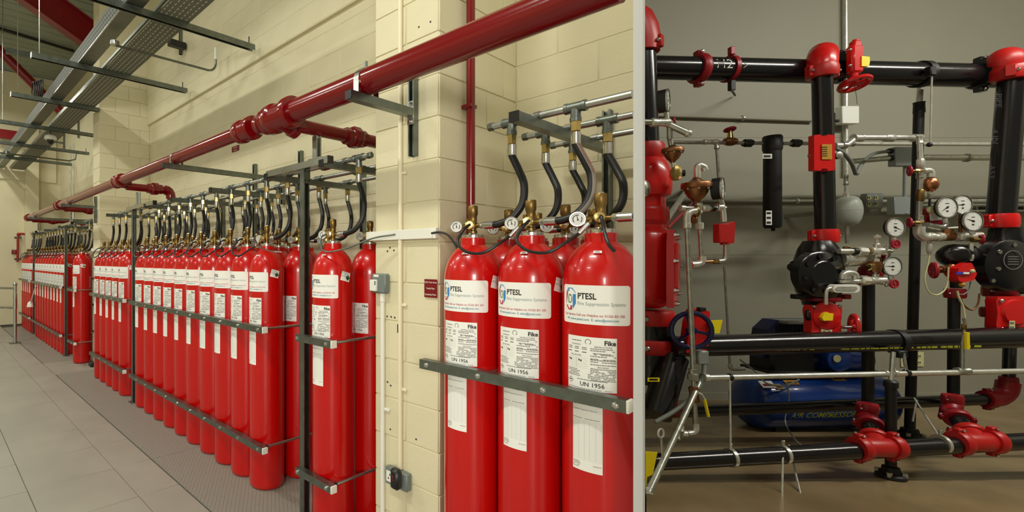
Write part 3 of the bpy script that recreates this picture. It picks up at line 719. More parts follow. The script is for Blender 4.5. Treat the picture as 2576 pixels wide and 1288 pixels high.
# retaining rails
RV = 2.02 - RB - .026
def rail(ulo, uhi, z, bolts, who, ends):
    o = thing('retaining_rail', 'galvanized retaining rail with bolts, %s' % who, 'rail', tuple(L((ulo + uhi) / 2, RV, z - .02)), 'cylinder retaining rails')
    part('channel', B().chan(L(ulo, RV, z), L(uhi, RV, z), NV, .044), 'galv', o)
    part('end_cap', B().box(L(ulo - .004, RV, z), (.010, .045, .045), LB, .002), 'white_plastic', o)
    for u in bolts: part('bolt', B().lathe([(.0125, 0), (.0125, .003), (.009, .003), (.009, .010), (.006, .012), (0, .012)], L(u, RV - .022, z), -NV, 6), 'steel', o)
    for u in ends:
        part('tie_rod', B().cyl(L(u, RV + .02, z), L(u, VW - .01, z), .0095, 10), 'galv_light', o)
        part('rod_nut', B().cyl(L(u, RV + .022, z), L(u, RV + .06, z), .011, 8), 'black_plastic', o)
    return o
for z, hz in ((1.208, 'upper'), (.355, 'lower')):
    if z > 1: rail(.618, 1.505, z, [1.463, 1.187, .903, .65], '%s, across the nearest bank' % hz, [1.185])
    else: rail(.618, 1.505, z, [1.463, 1.187, .903], '%s, across the nearest bank' % hz, [1.185])
    rail(2.165, 2.515, z, [2.49, 2.205], '%s, on the lone front cylinder by the block pier' % hz, [2.205])
    rail(2.91, 5.80, z, [2.965 + S_ * k for k in range(10)], '%s, across the ten-wide middle bank' % hz, [2.965])
    rail(6.02, 7.55, z, [6.17 + S_ * k for k in range(5)], '%s, across the five-wide bank' % hz, [6.15])
    rail(8.50, 8.93, z, [8.60, 8.90], '%s, on the lone cylinder beyond the middle pier' % hz, [8.60])
    rail(9.55, 12.55, z, [9.60 + S_ * k for k in range(10)], '%s, across the ten-wide distant bank' % hz, [9.59])
    rail(12.86, 14.35, z, [12.92 + S_ * k for k in range(5)], '%s, across the bank at the end wall' % hz, [12.91])
# ================================================================== red main pipe and branches
PV, PZ = 1.73, 2.605
o = thing('main_pipe', 'long glossy dark red main pipe running above all cylinder banks', 'pipe', tuple(L(5, PV, PZ)))
part('pipe', B().cyl(L(.60, PV, PZ), L(2.5, PV, PZ), .0675, 32), 'pipe_red', o)
part('pipe', B().cyl(L(2.9, PV, PZ), L(12.1, PV, PZ), .052, 28), 'pipe_red', o)
def fitting(par, nm, prof, u, seg=32): return part(nm, B().lathe(prof, L(u, PV, PZ), DV, seg), 'pipe_red', par)
tb = B().lathe([(.068, -.13), (.092, -.128), (.096, -.12), (.096, -.075), (.090, -.068), (.083, -.06), (.083, .06), (.090, .068), (.096, .075), (.096, .12), (.092, .128), (.068, .14)], L(2.50, PV, PZ), DV, 36)
tb.lathe([(.07, 0), (.07, .07), (.080, .078), (.080, .12), (.06, .13)], L(2.50, PV, PZ - .02), (NV * 1 - ZV * .25), 24)
part('tee', tb, 'pipe_red', o)
fitting(o, 'reducer', [(.068, -.09), (.083, -.085), (.083, -.03), (.074, -.02), (.064, .04), (.064, .06), (.052, .07)], 2.71)
fitting(o, 'coupling', [(.053, -.10), (.078, -.098), (.081, -.09), (.081, -.05), (.072, -.045), (.072, .045), (.081, .05), (.081, .09), (.078, .098), (.053, .10)], 2.93)
for u in (5.78, 9.02, 12.08):
    tb = B().lathe([(.052, -.12), (.072, -.118), (.075, -.11), (.075, -.07), (.066, -.062), (.066, .062), (.075, .07), (.075, .11), (.072, .118), (.052, .12)], L(u, PV, PZ), DV, 28)
    tb.lathe([(.055, 0), (.055, .07), (.066, .075), (.066, .12), (.05, .125)], L(u, PV, PZ - .02), NV, 20); part('tee', tb, 'pipe_red', o)
for k, (u, vdn, who) in enumerate(((2.45, None, 'nearest'), (5.76, 2.33, 'second'), (9.0, None, 'third'), (12.08, None, 'farthest'))):
    zb = 2.55
    rb = .043
    if vdn:
        pa = [L(u, 1.80, zb), L(u, vdn - .07, zb)] + [L(u, vdn - .07 + .07 * math.sin(a), zb - .07 + .07 * math.cos(a)) for a in (.4, .8, 1.2, 1.57)] + [L(u, vdn, 2.40)]
        br = part('branch_pipe', B().tube(pa, rb, 20), 'pipe_red', o)
        eb = B().tube([L(u, vdn - .08, zb)] + pa[2:6] + [L(u, vdn, zb - .10)], .058, 20); part('elbow', eb, 'pipe_red', br)
        vu = vdn - .2
    else:
        br = part('branch_pipe', B().cyl(L(u, 1.80, zb), L(u, VW - .1, zb), rb, 20), 'pipe_red', o); vu = 2.30 if k == 0 else 2.2
        part('elbow', B().tube([L(u, VW - .22, zb), L(u, VW - .12, zb), L(u, VW - .09, zb - .04), L(u, VW - .085, 2.40)], .056, 16), 'pipe_red', br)
    part('union', B().lathe([(rb, -.09), (.058, -.088), (.058, -.05), (.066, -.045), (.074, -.03), (.074, .03), (.066, .045), (.058, .05), (.058, .088), (rb, .09)], L(u, vu, zb), NV, 8, .39), 'pipe_red', br)
# clamps and brackets of the main pipe
for k, (u, vw, ztop, who, rp) in enumerate(((1.756, VP, 2.80, 'on the near block pier', .0675), (4.15, VW, 2.62, 'behind the middle bank', .052), (8.20, VP, 2.70, 'on the middle pier', .052), (11.2, VW, 2.62, 'near the end wall', .052))):
    zb = PZ - rp - .022
    o = thing('pipe_bracket', 'galvanized channel bracket carrying the red main pipe, %s' % who, 'bracket', tuple(L(u, 1.9, zb)), 'main pipe brackets')
    part('arm', B().chan(L(u, 1.61, zb), L(u, vw - .045, zb), ZV, .043), 'galv', o)
    part('end_cap', B().box(L(u, 1.607, zb), (.045, .008, .045), LB, .002), 'black_plastic', o)
    part('wall_channel', B().chan(L(u, vw - .0225, 2.28), L(u, vw - .0225, ztop), -NV, .041), 'galv', o)
    pb = B().box(L(u, vw - .046, zb), (.045, .006, .13), LB, .002); part('fixing_plate', pb, 'galv_light', o)
    for s_ in (-.05, .05): part('bolt', B().lathe([(.013, 0), (.013, .004), (.008, .004), (.008, .014), (0, .014)], L(u, vw - .049, zb + s_), -NV, 6), 'steel', o)
    rr = rp + .003; pts = [(-(rr), -rp - .0)] + [(-rr * math.cos(a), rr * math.sin(a)) for a in [math.pi * i / 14 for i in range(15)]] + [(rr, -rp)]
    cb = B()
    for (a_, c_), (a2, c2) in zip(pts, pts[1:]):
        p = L(u, PV + a_, PZ + c_); q2 = L(u, PV + a2, PZ + c2); t = (q2 - p).normalized(); cb.box((p + q2) / 2, (.036, (q2 - p).length + .003, .004), (EV, t, EV.cross(t)))
    part('strap', cb, 'steel', o)
    part('strap_bolt', B().hexbar(L(u, PV, PZ + rr), L(u, PV, PZ + rr + .035), .012), 'steel', o)
# slim red drop pipe in the recess of the pier
u, v = 1.555, 2.34
o = thing('red_drop_pipe', 'slim glossy red pipe running straight down beside the block pier', 'pipe', tuple(L(u, v, 1.5)))
part('pipe', B().cyl(L(u, v, .03), L(u, v, 5.2), .0235, 18), 'pipe_red', o)
part('clip', B().box(L(u + .01, v, 2.555), (.06, .066, .022), LB, .004), 'pipe_red', o)
# ================================================================== things on the near pier
vf = VP - .005
o = thing('cable_trunking', 'short white plastic mini trunking fixed level on the near block pier', 'trunking', tuple(L(1.85, vf, 1.82)))
part('lid', B().box(L(1.865, vf - .016, 1.848), (.50, .030, .056), LB, .003), 'white_plastic', o)
part('end_piece', B().box(L(1.603, vf - .016, 1.848), (.022, .033, .059), LB, .003), 'white_plastic', o)
o = thing('conduit', 'cream painted vertical conduit with saddles up the near block pier', 'conduit', tuple(L(1.855, vf - .015, 0)))
part('tube', B().cyl(L(1.855, vf - .014, .515), L(1.855, vf - .014, 1.82), .0125, 14), 'cream_pipe', o)
part('tube', B().cyl(L(1.855, vf - .014, 1.876), L(1.855, vf - .014, 4.9), .0125, 14), 'cream_pipe', o)
for z in (.97, 1.45, 2.2): part('saddle', B().box(L(1.845, vf - .006, z), (.06, .010, .018), LB, .003), 'cream_pipe', o)
part('paint_chip', B().box(L(1.8625, vf - .0235, 1.315), (.010, .006, .05), LB, .002), 'black_plastic', o)
for (x_, y_) in ((1054, 68), (1083, 55), (975, 632), (981, 623), (991, 630), (974, 796), (984, 797), (993, 799), (983, 970), (975, 961), (982, 1080), (1047, 1105)):
    q = onv(x_, y_, VP - .0035); part('fixing_hole', B().lathe([(.006, 0), (.006, .0012), (0, .0012)], L(*q), -NV, 8), 'floor_gap', piers[0])
o = thing('conduit', 'white plastic vertical conduit below the grey switch box', 'conduit', tuple(L(1.992, vf - .015, 0)))
part('tube', B().cyl(L(1.992, vf - .014, .03), L(1.992, vf - .014, 1.47), .0135, 14), 'white_plastic', o)
part('coupler', B().cyl(L(1.992, vf - .014, 1.46), L(1.992, vf - .014, 1.508), .017, 14), 'white_plastic', o)
part('saddle', B().box(L(1.975, vf - .006, .825), (.06, .012, .018), LB, .003), 'white_plastic', o)
o = thing('switch_box', 'grey metal switch box with white isolator on the near pier edge', 'switch', tuple(L(2.0, vf - .03, 1.51)))
part('box', B().box(L(2.0, vf - .022, 1.567), (.115, .044, .115), LB, .008), 'socket_grey', o)
sw = part('rocker', B().box(L(2.028, vf - .052, 1.555), (.056, .018, .068), LB, .004), 'white_plastic', o)
part('tag', B().box(L(2.015, vf - .0445, 1.612), (.04, .002, .014), LB), 'white_plastic', sw); part('slot', B().box(L(2.008, vf - .0615, 1.570), (.010, .002, .024), LB), 'socket_grey', sw)
def sign(c, w_, h_, lines, size, label, ax=EV, out=-NV, m='sign_red'):
    o = thing('wall_sign', label, 'sign', tuple(c))
    part('plate', B().box(c, (w_, .004, h_), (ax, NV if out == -NV else YV, ZV), .0008), m, o)
    t = B(); n = len(lines)
    for i, s_ in enumerate(lines): text(t, s_, size, c + out * .0028 + ZV * (h_ / 2 - (i + .5) * h_ / n - size * .33), ax, ZV, 'C', .006)
    part('lettering', t, 'paper', o); return o
sign(L(1.645, vf - .006, 1.553), .085, .098, ['CD2 Tech Area', 'Vesda Pipe', 'Sampling Point'], .0125, 'dark red sampling point sign on the near block pier')
sign(L(*onv(592, 374, VW - .012)), .17, .065, ['Sampling Point', 'Vesda Pipe'], .018, 'small dark red sign on the recess wall below the main pipe')
o = thing('double_socket', 'grey metal double wall socket low on the near block pier', 'socket', tuple(L(1.87, vf - .02, .41)))
sc = L(1.862, vf - .022, .462)
part('box', B().box(sc, (.165, .044, .098), LB, .006), 'socket_grey', o)
for s_ in (-.042, .042):
    ou = part('outlet', B().box(sc + EV * s_ - NV * .0225, (.058, .003, .062), LB, .001), 'white_plastic' if s_ < 0 else 'socket_grey', o)
    if s_ < 0:
        for (a_, c_) in ((0, .012), (-.011, -.010), (.011, -.010)): part('pin_hole', B().box(sc + EV * (s_ + a_) - NV * .0245 + ZV * c_, (.006, .002, .010), LB), 'black_plastic', ou)
o = thing('plug_adaptor', 'black plug adaptor with two small lights pushed into the wall socket', 'plug', tuple(sc))
pc = sc + EV * .030 - NV * .052
part('body', B().box(pc + ZV * .022, (.062, .05, .115), LB, .014), 'black_plastic', o)
part('light', B().box(pc + ZV * .04 - NV * .026, (.010, .003, .008), LB), 'copper_red', o); part('light', B().box(pc + ZV * .022 - NV * .026, (.010, .003, .006), LB), 'copper_red', o)
# cable box line on the middle pier, far items
o = thing('conduit', 'thin dark cable with black clips down the middle pier corner', 'cable', tuple(L(8.06, 2.10, 0)))
part('tube', B().cyl(L(8.40, VP - .015, .06), L(8.40, VP - .015, 1.72), .007, 8), 'galv', o)
for z in (1.40, .98, .55): part('clip', B().box(L(8.40, VP - .015, z), (.05, .03, .03), LB), 'black_plastic', o)
part('foot_block', B().box(L(8.3, VP - .05, .04), (.14, .08, .07), LB, .01), 'black_plastic', o)
tag(part('cable_trunking', B().box(L(8.15, VP - .018, 1.86), (.55, .034, .05), LB, .003), 'white_plastic'), 'short white mini trunking on the middle pier behind the hoses', 'trunking')
# end wall: red pipe, sign, brackets; grey hand rail
eu = UE - .06
P = lambda x, y: L(*onu(x, y, eu - .05))
o = thing('red_drop_pipe', 'thin red pipe bending down on the far end wall', 'pipe', tuple(P(45, 658)))
part('pipe', B().tube([P(88, 590), P(52, 588), P(46, 592), P(45, 600), P(44, 659)], .028, 10), 'copper_red', o)
part('elbow', B().ball(P(47, 590), .05, 12, 8), 'copper_red', o)
for y in (598, 652): part('bracket', B().chan(P(36, y), P(54, y), -DV, .05), 'galv', o)
q = L(*onu(36, 634, eu - .004)); sign(q, .12, .12, ['Vesda Pipe', 'Sampling', 'Point'], .018, 'tiny dark red sign on the end wall beside the thin pipe', NV, -DV)
u0, v0, _ = onu(38, 840, 11.6)
o = thing('hand_rail', 'grey tubular rail post with round head at the far left', 'rail post', tuple(L(u0, v0, 0)))
part('post', B().cyl(L(u0, v0, .01), L(u0, v0, 1.2), .032, 12), 'galv_light', o); part('head', B().ball(L(u0, v0, 1.2), .042, 12, 8), 'galv_light', o); part('foot', B().box(L(u0, v0, .006), (.2, .2, .012), LB), 'galv', o)
part('sleeve', B().cyl(L(u0, v0, .7), L(u0, v0, 1.0), .038, 12), 'galv_light', o)
part('bar', B().cyl(L(u0, v0, .72), L(u0 + .9, v0 - .6, .72), .026, 10), 'galv_light', o); part('bar', B().cyl(L(u0, v0, 1.12), L(u0 + .9, v0 - .6, 1.12), .026, 10), 'galv_light', o)
p = onv(76, 765, 1.80)
o = thing('white_funnel', 'small white funnel on a tube leaning on the distant rail', 'funnel', tuple(L(*p)))
part('tube', B().cyl(L(p[0], p[1], p[2]), L(p[0] - .55, 1.82, p[2] + .42), .012, 8), 'white_plastic', o); part('cup', B().lathe([(.02, .06), (.05, .03), (.07, -.06), (0, -.06)], L(*p), ZV, 12), 'white_plastic', o)
for k, x in enumerate((176, 184)):
    u, v, z = onv(x, 500, VW - .03)
    tag(part('conduit', B().cyl(L(u, v, 2.6), L(u, v, 4.6), .012, 8), 'galv_light'), ('left' if k == 0 else 'right') + ' one of two thin vertical conduits on the distant wall', 'conduit', 'distant wall conduits')
# ================================================================== WHITE PARTITION between the two rooms
ZF = .495                                   # raised floor of the plant room
def ray(x, Y): return Vector(((x - CX) / FPX * Y, Y, 0))
pa = [ray(1593, 1.5), ray(1593.5, 1.56), ray(1617.5, 1.80), ray(1618.5, 1.9), ray(1611, 2.555), ray(1621, 2.555), ray(1622.5, 1.95), ray(1621.5, 1.80), ray(1617, 1.56), ray(1617, 1.5)]
struct('wall_partition', B().ext([(p.x, p.y) for p in pa][::-1], (0, 0, 0), XV, YV, ZV, 6.55), 'white_board')
# ================================================================== RIGHT PLANT ROOM: structure
mat('plant_wall', srgb(147, 145, 128), .55, var=.05, scale=1.2, bump=.25, bscale=25)
mat('plant_floor', srgb(140, 120, 86), .22, var=.22, scale=2.5, spec=.5, detail=8)
mat('black_paint', (.008, .008, .009), .2, spec=.6)
mat('black_matt', (.006, .006, .006), .5)
mat('valve_red', srgb(214, 20, 22), .28, coat=.3)
mat('groove_red', srgb(190, 28, 26), .38)
mat('dull_red', srgb(150, 14, 28), .4)
mat('wheel_red', srgb(165, 10, 40), .4)
mat('zinc', (.50, .51, .45), .3, .85, var=.2, scale=30)
mat('zinc_bright', (.78, .78, .70), .28, .7, var=.1, scale=30)
mat('bronze', (.30, .13, .055), .35, .9, var=.25, scale=40)
mat('copper', (.55, .22, .10), .3, 1.)
mat('tank_blue', srgb(24, 66, 150), .25, coat=.4)
mat('navy', srgb(18, 26, 72), .3)
mat('yellow', srgb(250, 225, 20), .45)
mat('yellow_print', srgb(165, 170, 40), .5)
mat('tank_grey', srgb(186, 193, 182), .35)
mat('stencil_grey', srgb(52, 52, 60), .5)
mat('box_grey', srgb(150, 156, 154), .4, .2)
mat('box_white', srgb(238, 240, 232), .4)
mat('ivory', srgb(215, 212, 160), .45)
mat('gold', srgb(190, 140, 40), .4)
mat('chalk', srgb(235, 235, 230), .7)
mat('grey_flex', srgb(120, 126, 118), .5)
mat('blue_label', srgb(70, 60, 190), .4)
YW = 4.2
X0, X1 = 1.6, 6.6
wp = struct('wall_plant_back', B().box((4.1, YW + .08, 2.45), (5.2, .16, 3.95)), 'plant_wall')
struct('wall_plant_left', B().box((1.53, 3.56, 3.2), (.12, 1.24, 6.4)), 'plant_wall')
struct('wall_plant_right', B().box((X1 + .08, 1.2, 2.45), (.16, 6.2, 3.95)), 'plant_wall')
struct('ceiling_plant', B().ext([(.45, -.4), (X1, -.4), (X1, 4.3), (1.5, 4.3), (1.62, 3.0), (1.72, 2.55), (1.06, 1.6), (1.06, 1.45)], (0, 0, 4.4), XV, YV, ZV, .1), 'plant_wall')
struct('wall_light_block', B().box((3.55, -.45, 2.25), (6.3, .1, 4.4)), 'plant_wall')  # unseen wall added behind the camera to keep hall light out
fl = [(ray(1626, 1.62).x, 1.62), (X1, 1.62), (X1, YW), (X0, YW), (X0, 3.02), (ray(1626, 2.55).x, 2.55)]
struct('floor_plant', B().ext(fl, (0, 0, 0), XV, YV, ZV, ZF), 'plant_floor')
struct('baseboard_back', B().box((4.1, YW - .008, ZF + .03), (5.0, .016, .06)), 'plant_wall')
for k, y in enumerate((345, 640)):
    z = R(2000, y, YW).z
    struct('trim_%d' % (k + 4), B().box((4.1, YW - .001, z), (5.0, .003, .006)), 'plant_wall')
# ------------------------------------------------------------------ helpers for this room
def px(n, Y): return n * Y / FPX
def kv(x): return 1 / math.sqrt(1 + ((x - CX) / FPX) ** 2)
FD = -YV
def RR(q, Yd): return R(q[0], q[1], q[2] if len(q) > 2 else Yd)
def pipe(par, pts, d, Y, m='zinc', nm='pipe', seg=14, smooth=False, vert=None):
    P = [RR(q, Y) for q in pts]
    v = abs((P[-1] - P[0]).normalized().z) > .7 if vert is None else vert
    r = px(d / 2, P[0].y) * (kv(pts[0][0]) if v else 1)
    return part(nm, B().tube(cr(P, 8) if smooth else P, r, seg), m, par)
def collar(par, q, ax, d, ln, Y, m='zinc', nm='fitting', seg=14, bead=True):
    c = RR(q, Y); v = abs(Vector(ax).z) > .7; k = kv(q[0]) if v else 1; r = px(d / 2, c.y) * k; l = px(ln / 2, c.y)
    pr = [(r * .86, -l), (r, -l * .92), (r, -l * .6), (r * .9, -l * .5), (r * .9, l * .5), (r, l * .6), (r, l * .92), (r * .86, l)] if bead else [(r * .8, -l), (r, -l * .8), (r, l * .8), (r * .8, l)]
    return part(nm, B().lathe(pr, c, ax, seg), m, par)
def groove(par, q, ax, d, ln, Y, m='groove_red', ear=XV, nm='coupling', earlen=.16):
    """grooved pipe coupling: housing ring, two bolt pads with bolts"""
    c = RR(q, Y); ax = Vector(ax).normalized(); v = abs(ax.z) > .7; r = px(d / 2, c.y) * (kv(q[0]) if v else 1); l = px(ln / 2, c.y)
    b = B().lathe([(r * .80, -l), (r * .93, -l * .95), (r, -l * .5), (r, l * .5), (r * .93, l * .95), (r * .80, l)], c, ax, 28)
    e = Vector(ear).normalized(); s_ = ax.cross(e).normalized()
    for k in (-1, 1): b.box(c + e * k * r * 1.03, (r * .36, r * .5, l * 1.7), (e, s_, ax), r * .05)
    o = part(nm, b, m, par); f = s_ if s_.y < 0 else -s_
    for k in (-1, 1): part('bolt', B().lathe([(r * .12, 0), (r * .12, r * .1), (r * .06, r * .16), (0, r * .16)], c + e * k * r * 1.08 + f * r * .26, f, 8), 'steel', o)
    return o
def wheel(par, q, ax, d, Y, m='wheel_red', spokes=5, nm='handwheel', tk=.13):
    c = RR(q, Y) if not isinstance(q, Vector) else q; ax = Vector(ax).normalized(); r = px(d / 2, c.y); ref = ZV if abs(ax.z) < .9 else XV; n = (ref - ax * ref.dot(ax)).normalized(); b2 = ax.cross(n)
    b = B().tube([c + (n * math.cos(a) + b2 * math.sin(a)) * r * (1 - tk) for a in [2 * math.pi * i / 28 for i in range(28)]], r * tk, 8, closed=True)
    for i in range(spokes):
        a = 2 * math.pi * i / spokes + .3; b.tube([c, c + (n * math.cos(a) + b2 * math.sin(a)) * r * .88], r * tk * .62, 6)
    b.lathe([(r * .22, -r * .12), (r * .22, r * .14), (r * .12, r * .2), (0, r * .2)], c, ax, 10)
    return part(nm, b, m, par)
def gauge(x, y, d, Y, ang, label, stem=None, tilt=(0, -1, 0)):
    dp = .018 if tilt[0] == 0 else .045
    c = R(x, y, Y); r = px(d / 2, Y); ax = Vector(tilt).normalized(); gx = ax.cross(ZV) * -1; gx.normalize(); up = ZV
    gx = Vector((-ax.y, ax.x, 0)).normalized()
    o = thing('pressure_gauge', label, 'gauge', tuple(c), 'pressure gauges of the plant room')
    ca = part('case', B().lathe([(0, -dp), (r * .8, -dp), (r * .97, -dp + .004), (r, 0), (r * .99, .004), (r * .92, .006), (r * .92, .002)], c, ax, 32), 'black_matt', o)
    part('bezel', B().lathe([(r * .93, .004), (r * .95, .007), (r * 1.0, .007), (r * 1.02, .003), (r * 1.01, -.002)], c, ax, 32, cap=False), 'zinc', ca)
    part('dial', B().lathe([(r * .93, .0), (r * .93, .003)], c, ax, 28), 'dial', o)
    f0 = c + ax * .0045; t = B()
    for i in range(25):
        a = math.radians(-135 + 270 * i / 24); r0 = r * (.78 if i % 4 else .70); dr = gx * math.sin(a) + up * math.cos(a); s_ = gx * math.cos(a) - up * math.sin(a)
        t.flat([f0 + dr * r0 + s_ * r * .012, f0 + dr * r * .84 + s_ * r * .012, f0 + dr * r * .84 - s_ * r * .012, f0 + dr * r0 - s_ * r * .012])
    for (x_, y_, w_) in ((-.18, .36, .36), (-.14, -.34, .28), (-.1, -.42, .2)): t.flat([f0 + gx * r * x_ + up * r * y_, f0 + gx * r * (x_ + w_) + up * r * y_, f0 + gx * r * (x_ + w_) + up * r * (y_ + .05), f0 + gx * r * x_ + up * r * (y_ + .05)])
    a = math.radians(ang); dr = gx * math.sin(a) + up * math.cos(a); s_ = gx * math.cos(a) - up * math.sin(a)
    t.flat([f0 + dr * r * .72 + s_ * r * .01, f0 + s_ * r * .05, f0 - dr * r * .2 + s_ * r * .05, f0 - dr * r * .2 - s_ * r * .05, f0 - s_ * r * .05, f0 + dr * r * .72 - s_ * r * .01])
    t.lathe([(r * .10, 0), (r * .10, .001)], f0, ax, 12)
    part('needle_and_scale', t, 'ink', o)
    if stem:
        e = R(stem[0], stem[1], stem[2] if len(stem) > 2 else Y); part('stem', B().tube([c - ax * .008 - ZV * r * .9, e], px(5, Y), 8), 'zinc', o)
    return o
def run(nm, label, cat, q, Y): return thing(nm, label, cat, tuple(RR(q, Y)))
# ------------------------------------------------------------------ top main pipe
Y = 3.12
o = run('top_main_pipe', 'thick black pipe running level across the top of the plant room', 'pipe', (2080, 180), Y)
pipe(o, [(1570, 168), (3380, 213.7)], 57, Y, 'black_paint', seg=28)
groove(o, (1758, 173), XV, 74, 20, Y, 'dull_red', ZV)
t = B(); c = R(1779, 173, Y); rr = px(28.5, Y) + .0012
text(t, 'H2', .088, Vector((0, 0, -.022)), XV, ZV, 'L', -.008)
t.box((.150, 0, 0), (.045, .0005, .004)); t.box((.184, 0, .008), (.03, .0005, .004), (Vector((.8, 0, -.6)), YV, Vector((.6, 0, .8)))); t.box((.184, 0, -.008), (.03, .0005, .004), (Vector((.8, 0, .6)), YV, Vector((-.6, 0, .8))))
t.xf(lambda p: Vector((c.x + p.x, c.y - rr * math.cos(p.z / rr), c.z + rr * math.sin(p.z / rr) - p.x * .027)))
part('chalk_lettering', t, 'chalk', o)
h = thing('pipe_hanger', 'dark red strap hanger around the top black pipe beside chalk mark', 'hanger', tuple(R(1832, 172, Y)), 'plant room hangers')
b = B(); c = R(1834, 174, Y); r1 = px(31, Y)
b.lathe([(r1, -px(5, Y)), (r1 + .004, -px(5, Y)), (r1 + .004, px(5, Y)), (r1, px(5, Y))], c, XV, 24); part('strap', b, 'dull_red', h)
part('lug', B().box(c + ZV * px(42, Y) - YV * .02, (px(13, Y), .03, px(20, Y)), WB, .004), 'dull_red', h); part('lug', B().box(c - ZV * px(44, Y) - YV * .02, (px(13, Y), .03, px(26, Y)), WB, .004), 'black_matt', h)
part('bolt', B().ball(c - ZV * px(54, Y) - YV * .02, px(6, Y), 10, 6), 'zinc', h)
part('anchor_arm', B().tube([c - ZV * px(52, Y) - YV * .015, R(1849, 240, Y + .3), R(1849, 240, YW - .02)], px(2.5, Y), 6), 'black_matt', h)
# ------------------------------------------------------------------ centre riser with valves
Y = 3.0; XC = 2068
o = run('centre_riser', 'thick black riser pipe with red elbow in the middle of the plant room', 'pipe', (2072, 860), Y)
pipe(o, [(XC, 195), (2076, 590)], 57, Y, 'black_paint', seg=28)
k = kv(XC); rE = px(42, Y) * k
b = B().tube([R(XC, 188, Y), R(XC, 168, Y), R(XC, 150, Y + .005), R(XC + 2, 137, Y + .03), R(XC + 8, 138, Y + .07)], [rE * .93, rE, rE * 1.03, rE * 1.0, rE * .9], 26)
b.ball(R(XC, 148, Y + .01), rE * 1.02, 24, 14, (1, 1, 1.1)); part('elbow', b, 'valve_red', o)
groove(o, (XC, 180), ZV, 90, 32, Y, 'groove_red', XV)
groove(o, (2115, 168, 3.1), XV, 66, 18, Y, 'black_paint', ZV)
groove(o, (2072, 594), ZV, 84, 34, Y, 'valve_red', XV)
pipe(o, [(2080, 838), (2082, 868)], 54, Y, 'black_paint', seg=24)
# gate valve on the top pipe
g = run('gate_valve', 'red gate valve with yellow indicator hanging on the top black pipe', 'valve', (2150, 210), 3.04)
Yv = 3.0
bb = B().box(R(2150, 150, Yv), (px(30, Yv), .05, px(70, Yv)), WB, .012); bb.box(R(2151, 118, Yv), (px(20, Yv), .04, px(28, Yv)), WB, .008); bb.cyl(R(2152, 100, Yv), R(2152, 120, Yv), px(6, Yv), 10); bb.cyl(R(2148, 185, Yv), R(2148, 205, Yv), px(8, Yv), 10)
part('body', bb, 'valve_red', g)
for yy in (125, 165): part('bolt', B().ball(R(2138, yy, Yv - .03), px(4, Yv), 8, 6), 'steel', g)
wheel(g, (2150, 211), (0, .4, 1), 66, Yv, 'valve_red', 5, tk=.16)
part('indicator', B().ext([(-.024, -.03), (.02, -.03), (.026, .0), (.024, .028), (-.024, .032)], R(2178, 154, Yv - .03), XV, ZV, YV, .03), 'yellow', g)
part('hanging_wire', B().tube(cr([R(2150, 215, Yv), R(2155, 245, Yv), R(2156, 262, Yv)], 4), .0012, 5), 'black_matt', g)
# pull box on the riser
g = run('tamper_switch_box', 'red alarm box with gold plate strapped on the centre riser', 'box', (2074, 430), 2.88)
b = B().ext([(-26, -44), (-10, -46), (-6, -40), (6, -40), (10, -46), (26, -44), (26, 44), (10, 46), (6, 41), (-6, 41), (-10, 46), (-26, 44)], R(2074, 384, 2.90), XV * px(1, 2.9), ZV * px(1, 2.9), YV, .035)
part('cover', b, 'valve_red', g)
t = part('plate', B().box(R(2080, 382, 2.896), (px(25, 2.9), .003, px(38, 2.9))), 'gold', g)
lt = B(); rnd = random.Random(5)
for i in range(5): lt.box(R(2075, 370 + i * 5.5, 2.8935), (px(12, 2.9), .001, px(2, 2.9)))
part('print', lt, 'ink', t)
for s_ in (-34, 30): part('lug', B().lathe([(.022, 0), (.022, .02), (.01, .024), (0, .024)], R(2074 + s_, 392, 2.94), FD, 12), 'zinc', g)
# check valve
g = run('check_valve', 'black cast check valve below the red coupling of the centre riser', 'valve', (2060, 765), Y)
k = kv(2058)
prof = [(px(q, Y) * k, px(680 - yy, Y)) for q, yy in ((42, 768), (46, 750), (60, 735), (66, 705), (67, 680), (64, 650), (54, 625), (44, 612), (40, 606))]
b = B().lathe(prof, R(2058, 680, Y), ZV, 32); part('body', b, 'black_paint', g)
cc = R(2066, 690, 2.89); part('cover', B().lathe([(px(56, Y), -.05), (px(56, Y), 0), (px(52, Y), .008), (px(34, Y), .012), (px(30, Y), .02), (0, .02)], cc, FD, 28), 'black_paint', g)
for i in range(8):
    a = 2 * math.pi * i / 8 + .2; part('bolt', B().hexbar(cc + (XV * math.cos(a) + ZV * math.sin(a)) * px(45, Y) + FD * .006, cc + (XV * math.cos(a) + ZV * math.sin(a)) * px(45, Y) + FD * .024, px(6, Y), .003), 'black_paint', g)
part('side_plug', B().lathe([(px(18, Y), 0), (px(18, Y), px(14, Y)), (px(9, Y), px(14, Y)), (px(9, Y), px(26, Y))], R(2014, 672, 2.96), -XV, 8), 'black_paint', g)
part('flange', B().lathe([(px(52, Y) * k, -.012), (px(54, Y) * k, -.008), (px(54, Y) * k, .008), (px(50, Y) * k, .012)], R(2064, 752, Y), ZV, 28), 'dull_red', g)
for s_ in (-60, 60): part('flange_lug', B().box(R(2064 + s_, 746, Y - .02), (px(16, Y), .05, px(12, Y)), WB, .004), 'black_paint' if s_ < 0 else 'dull_red', g)
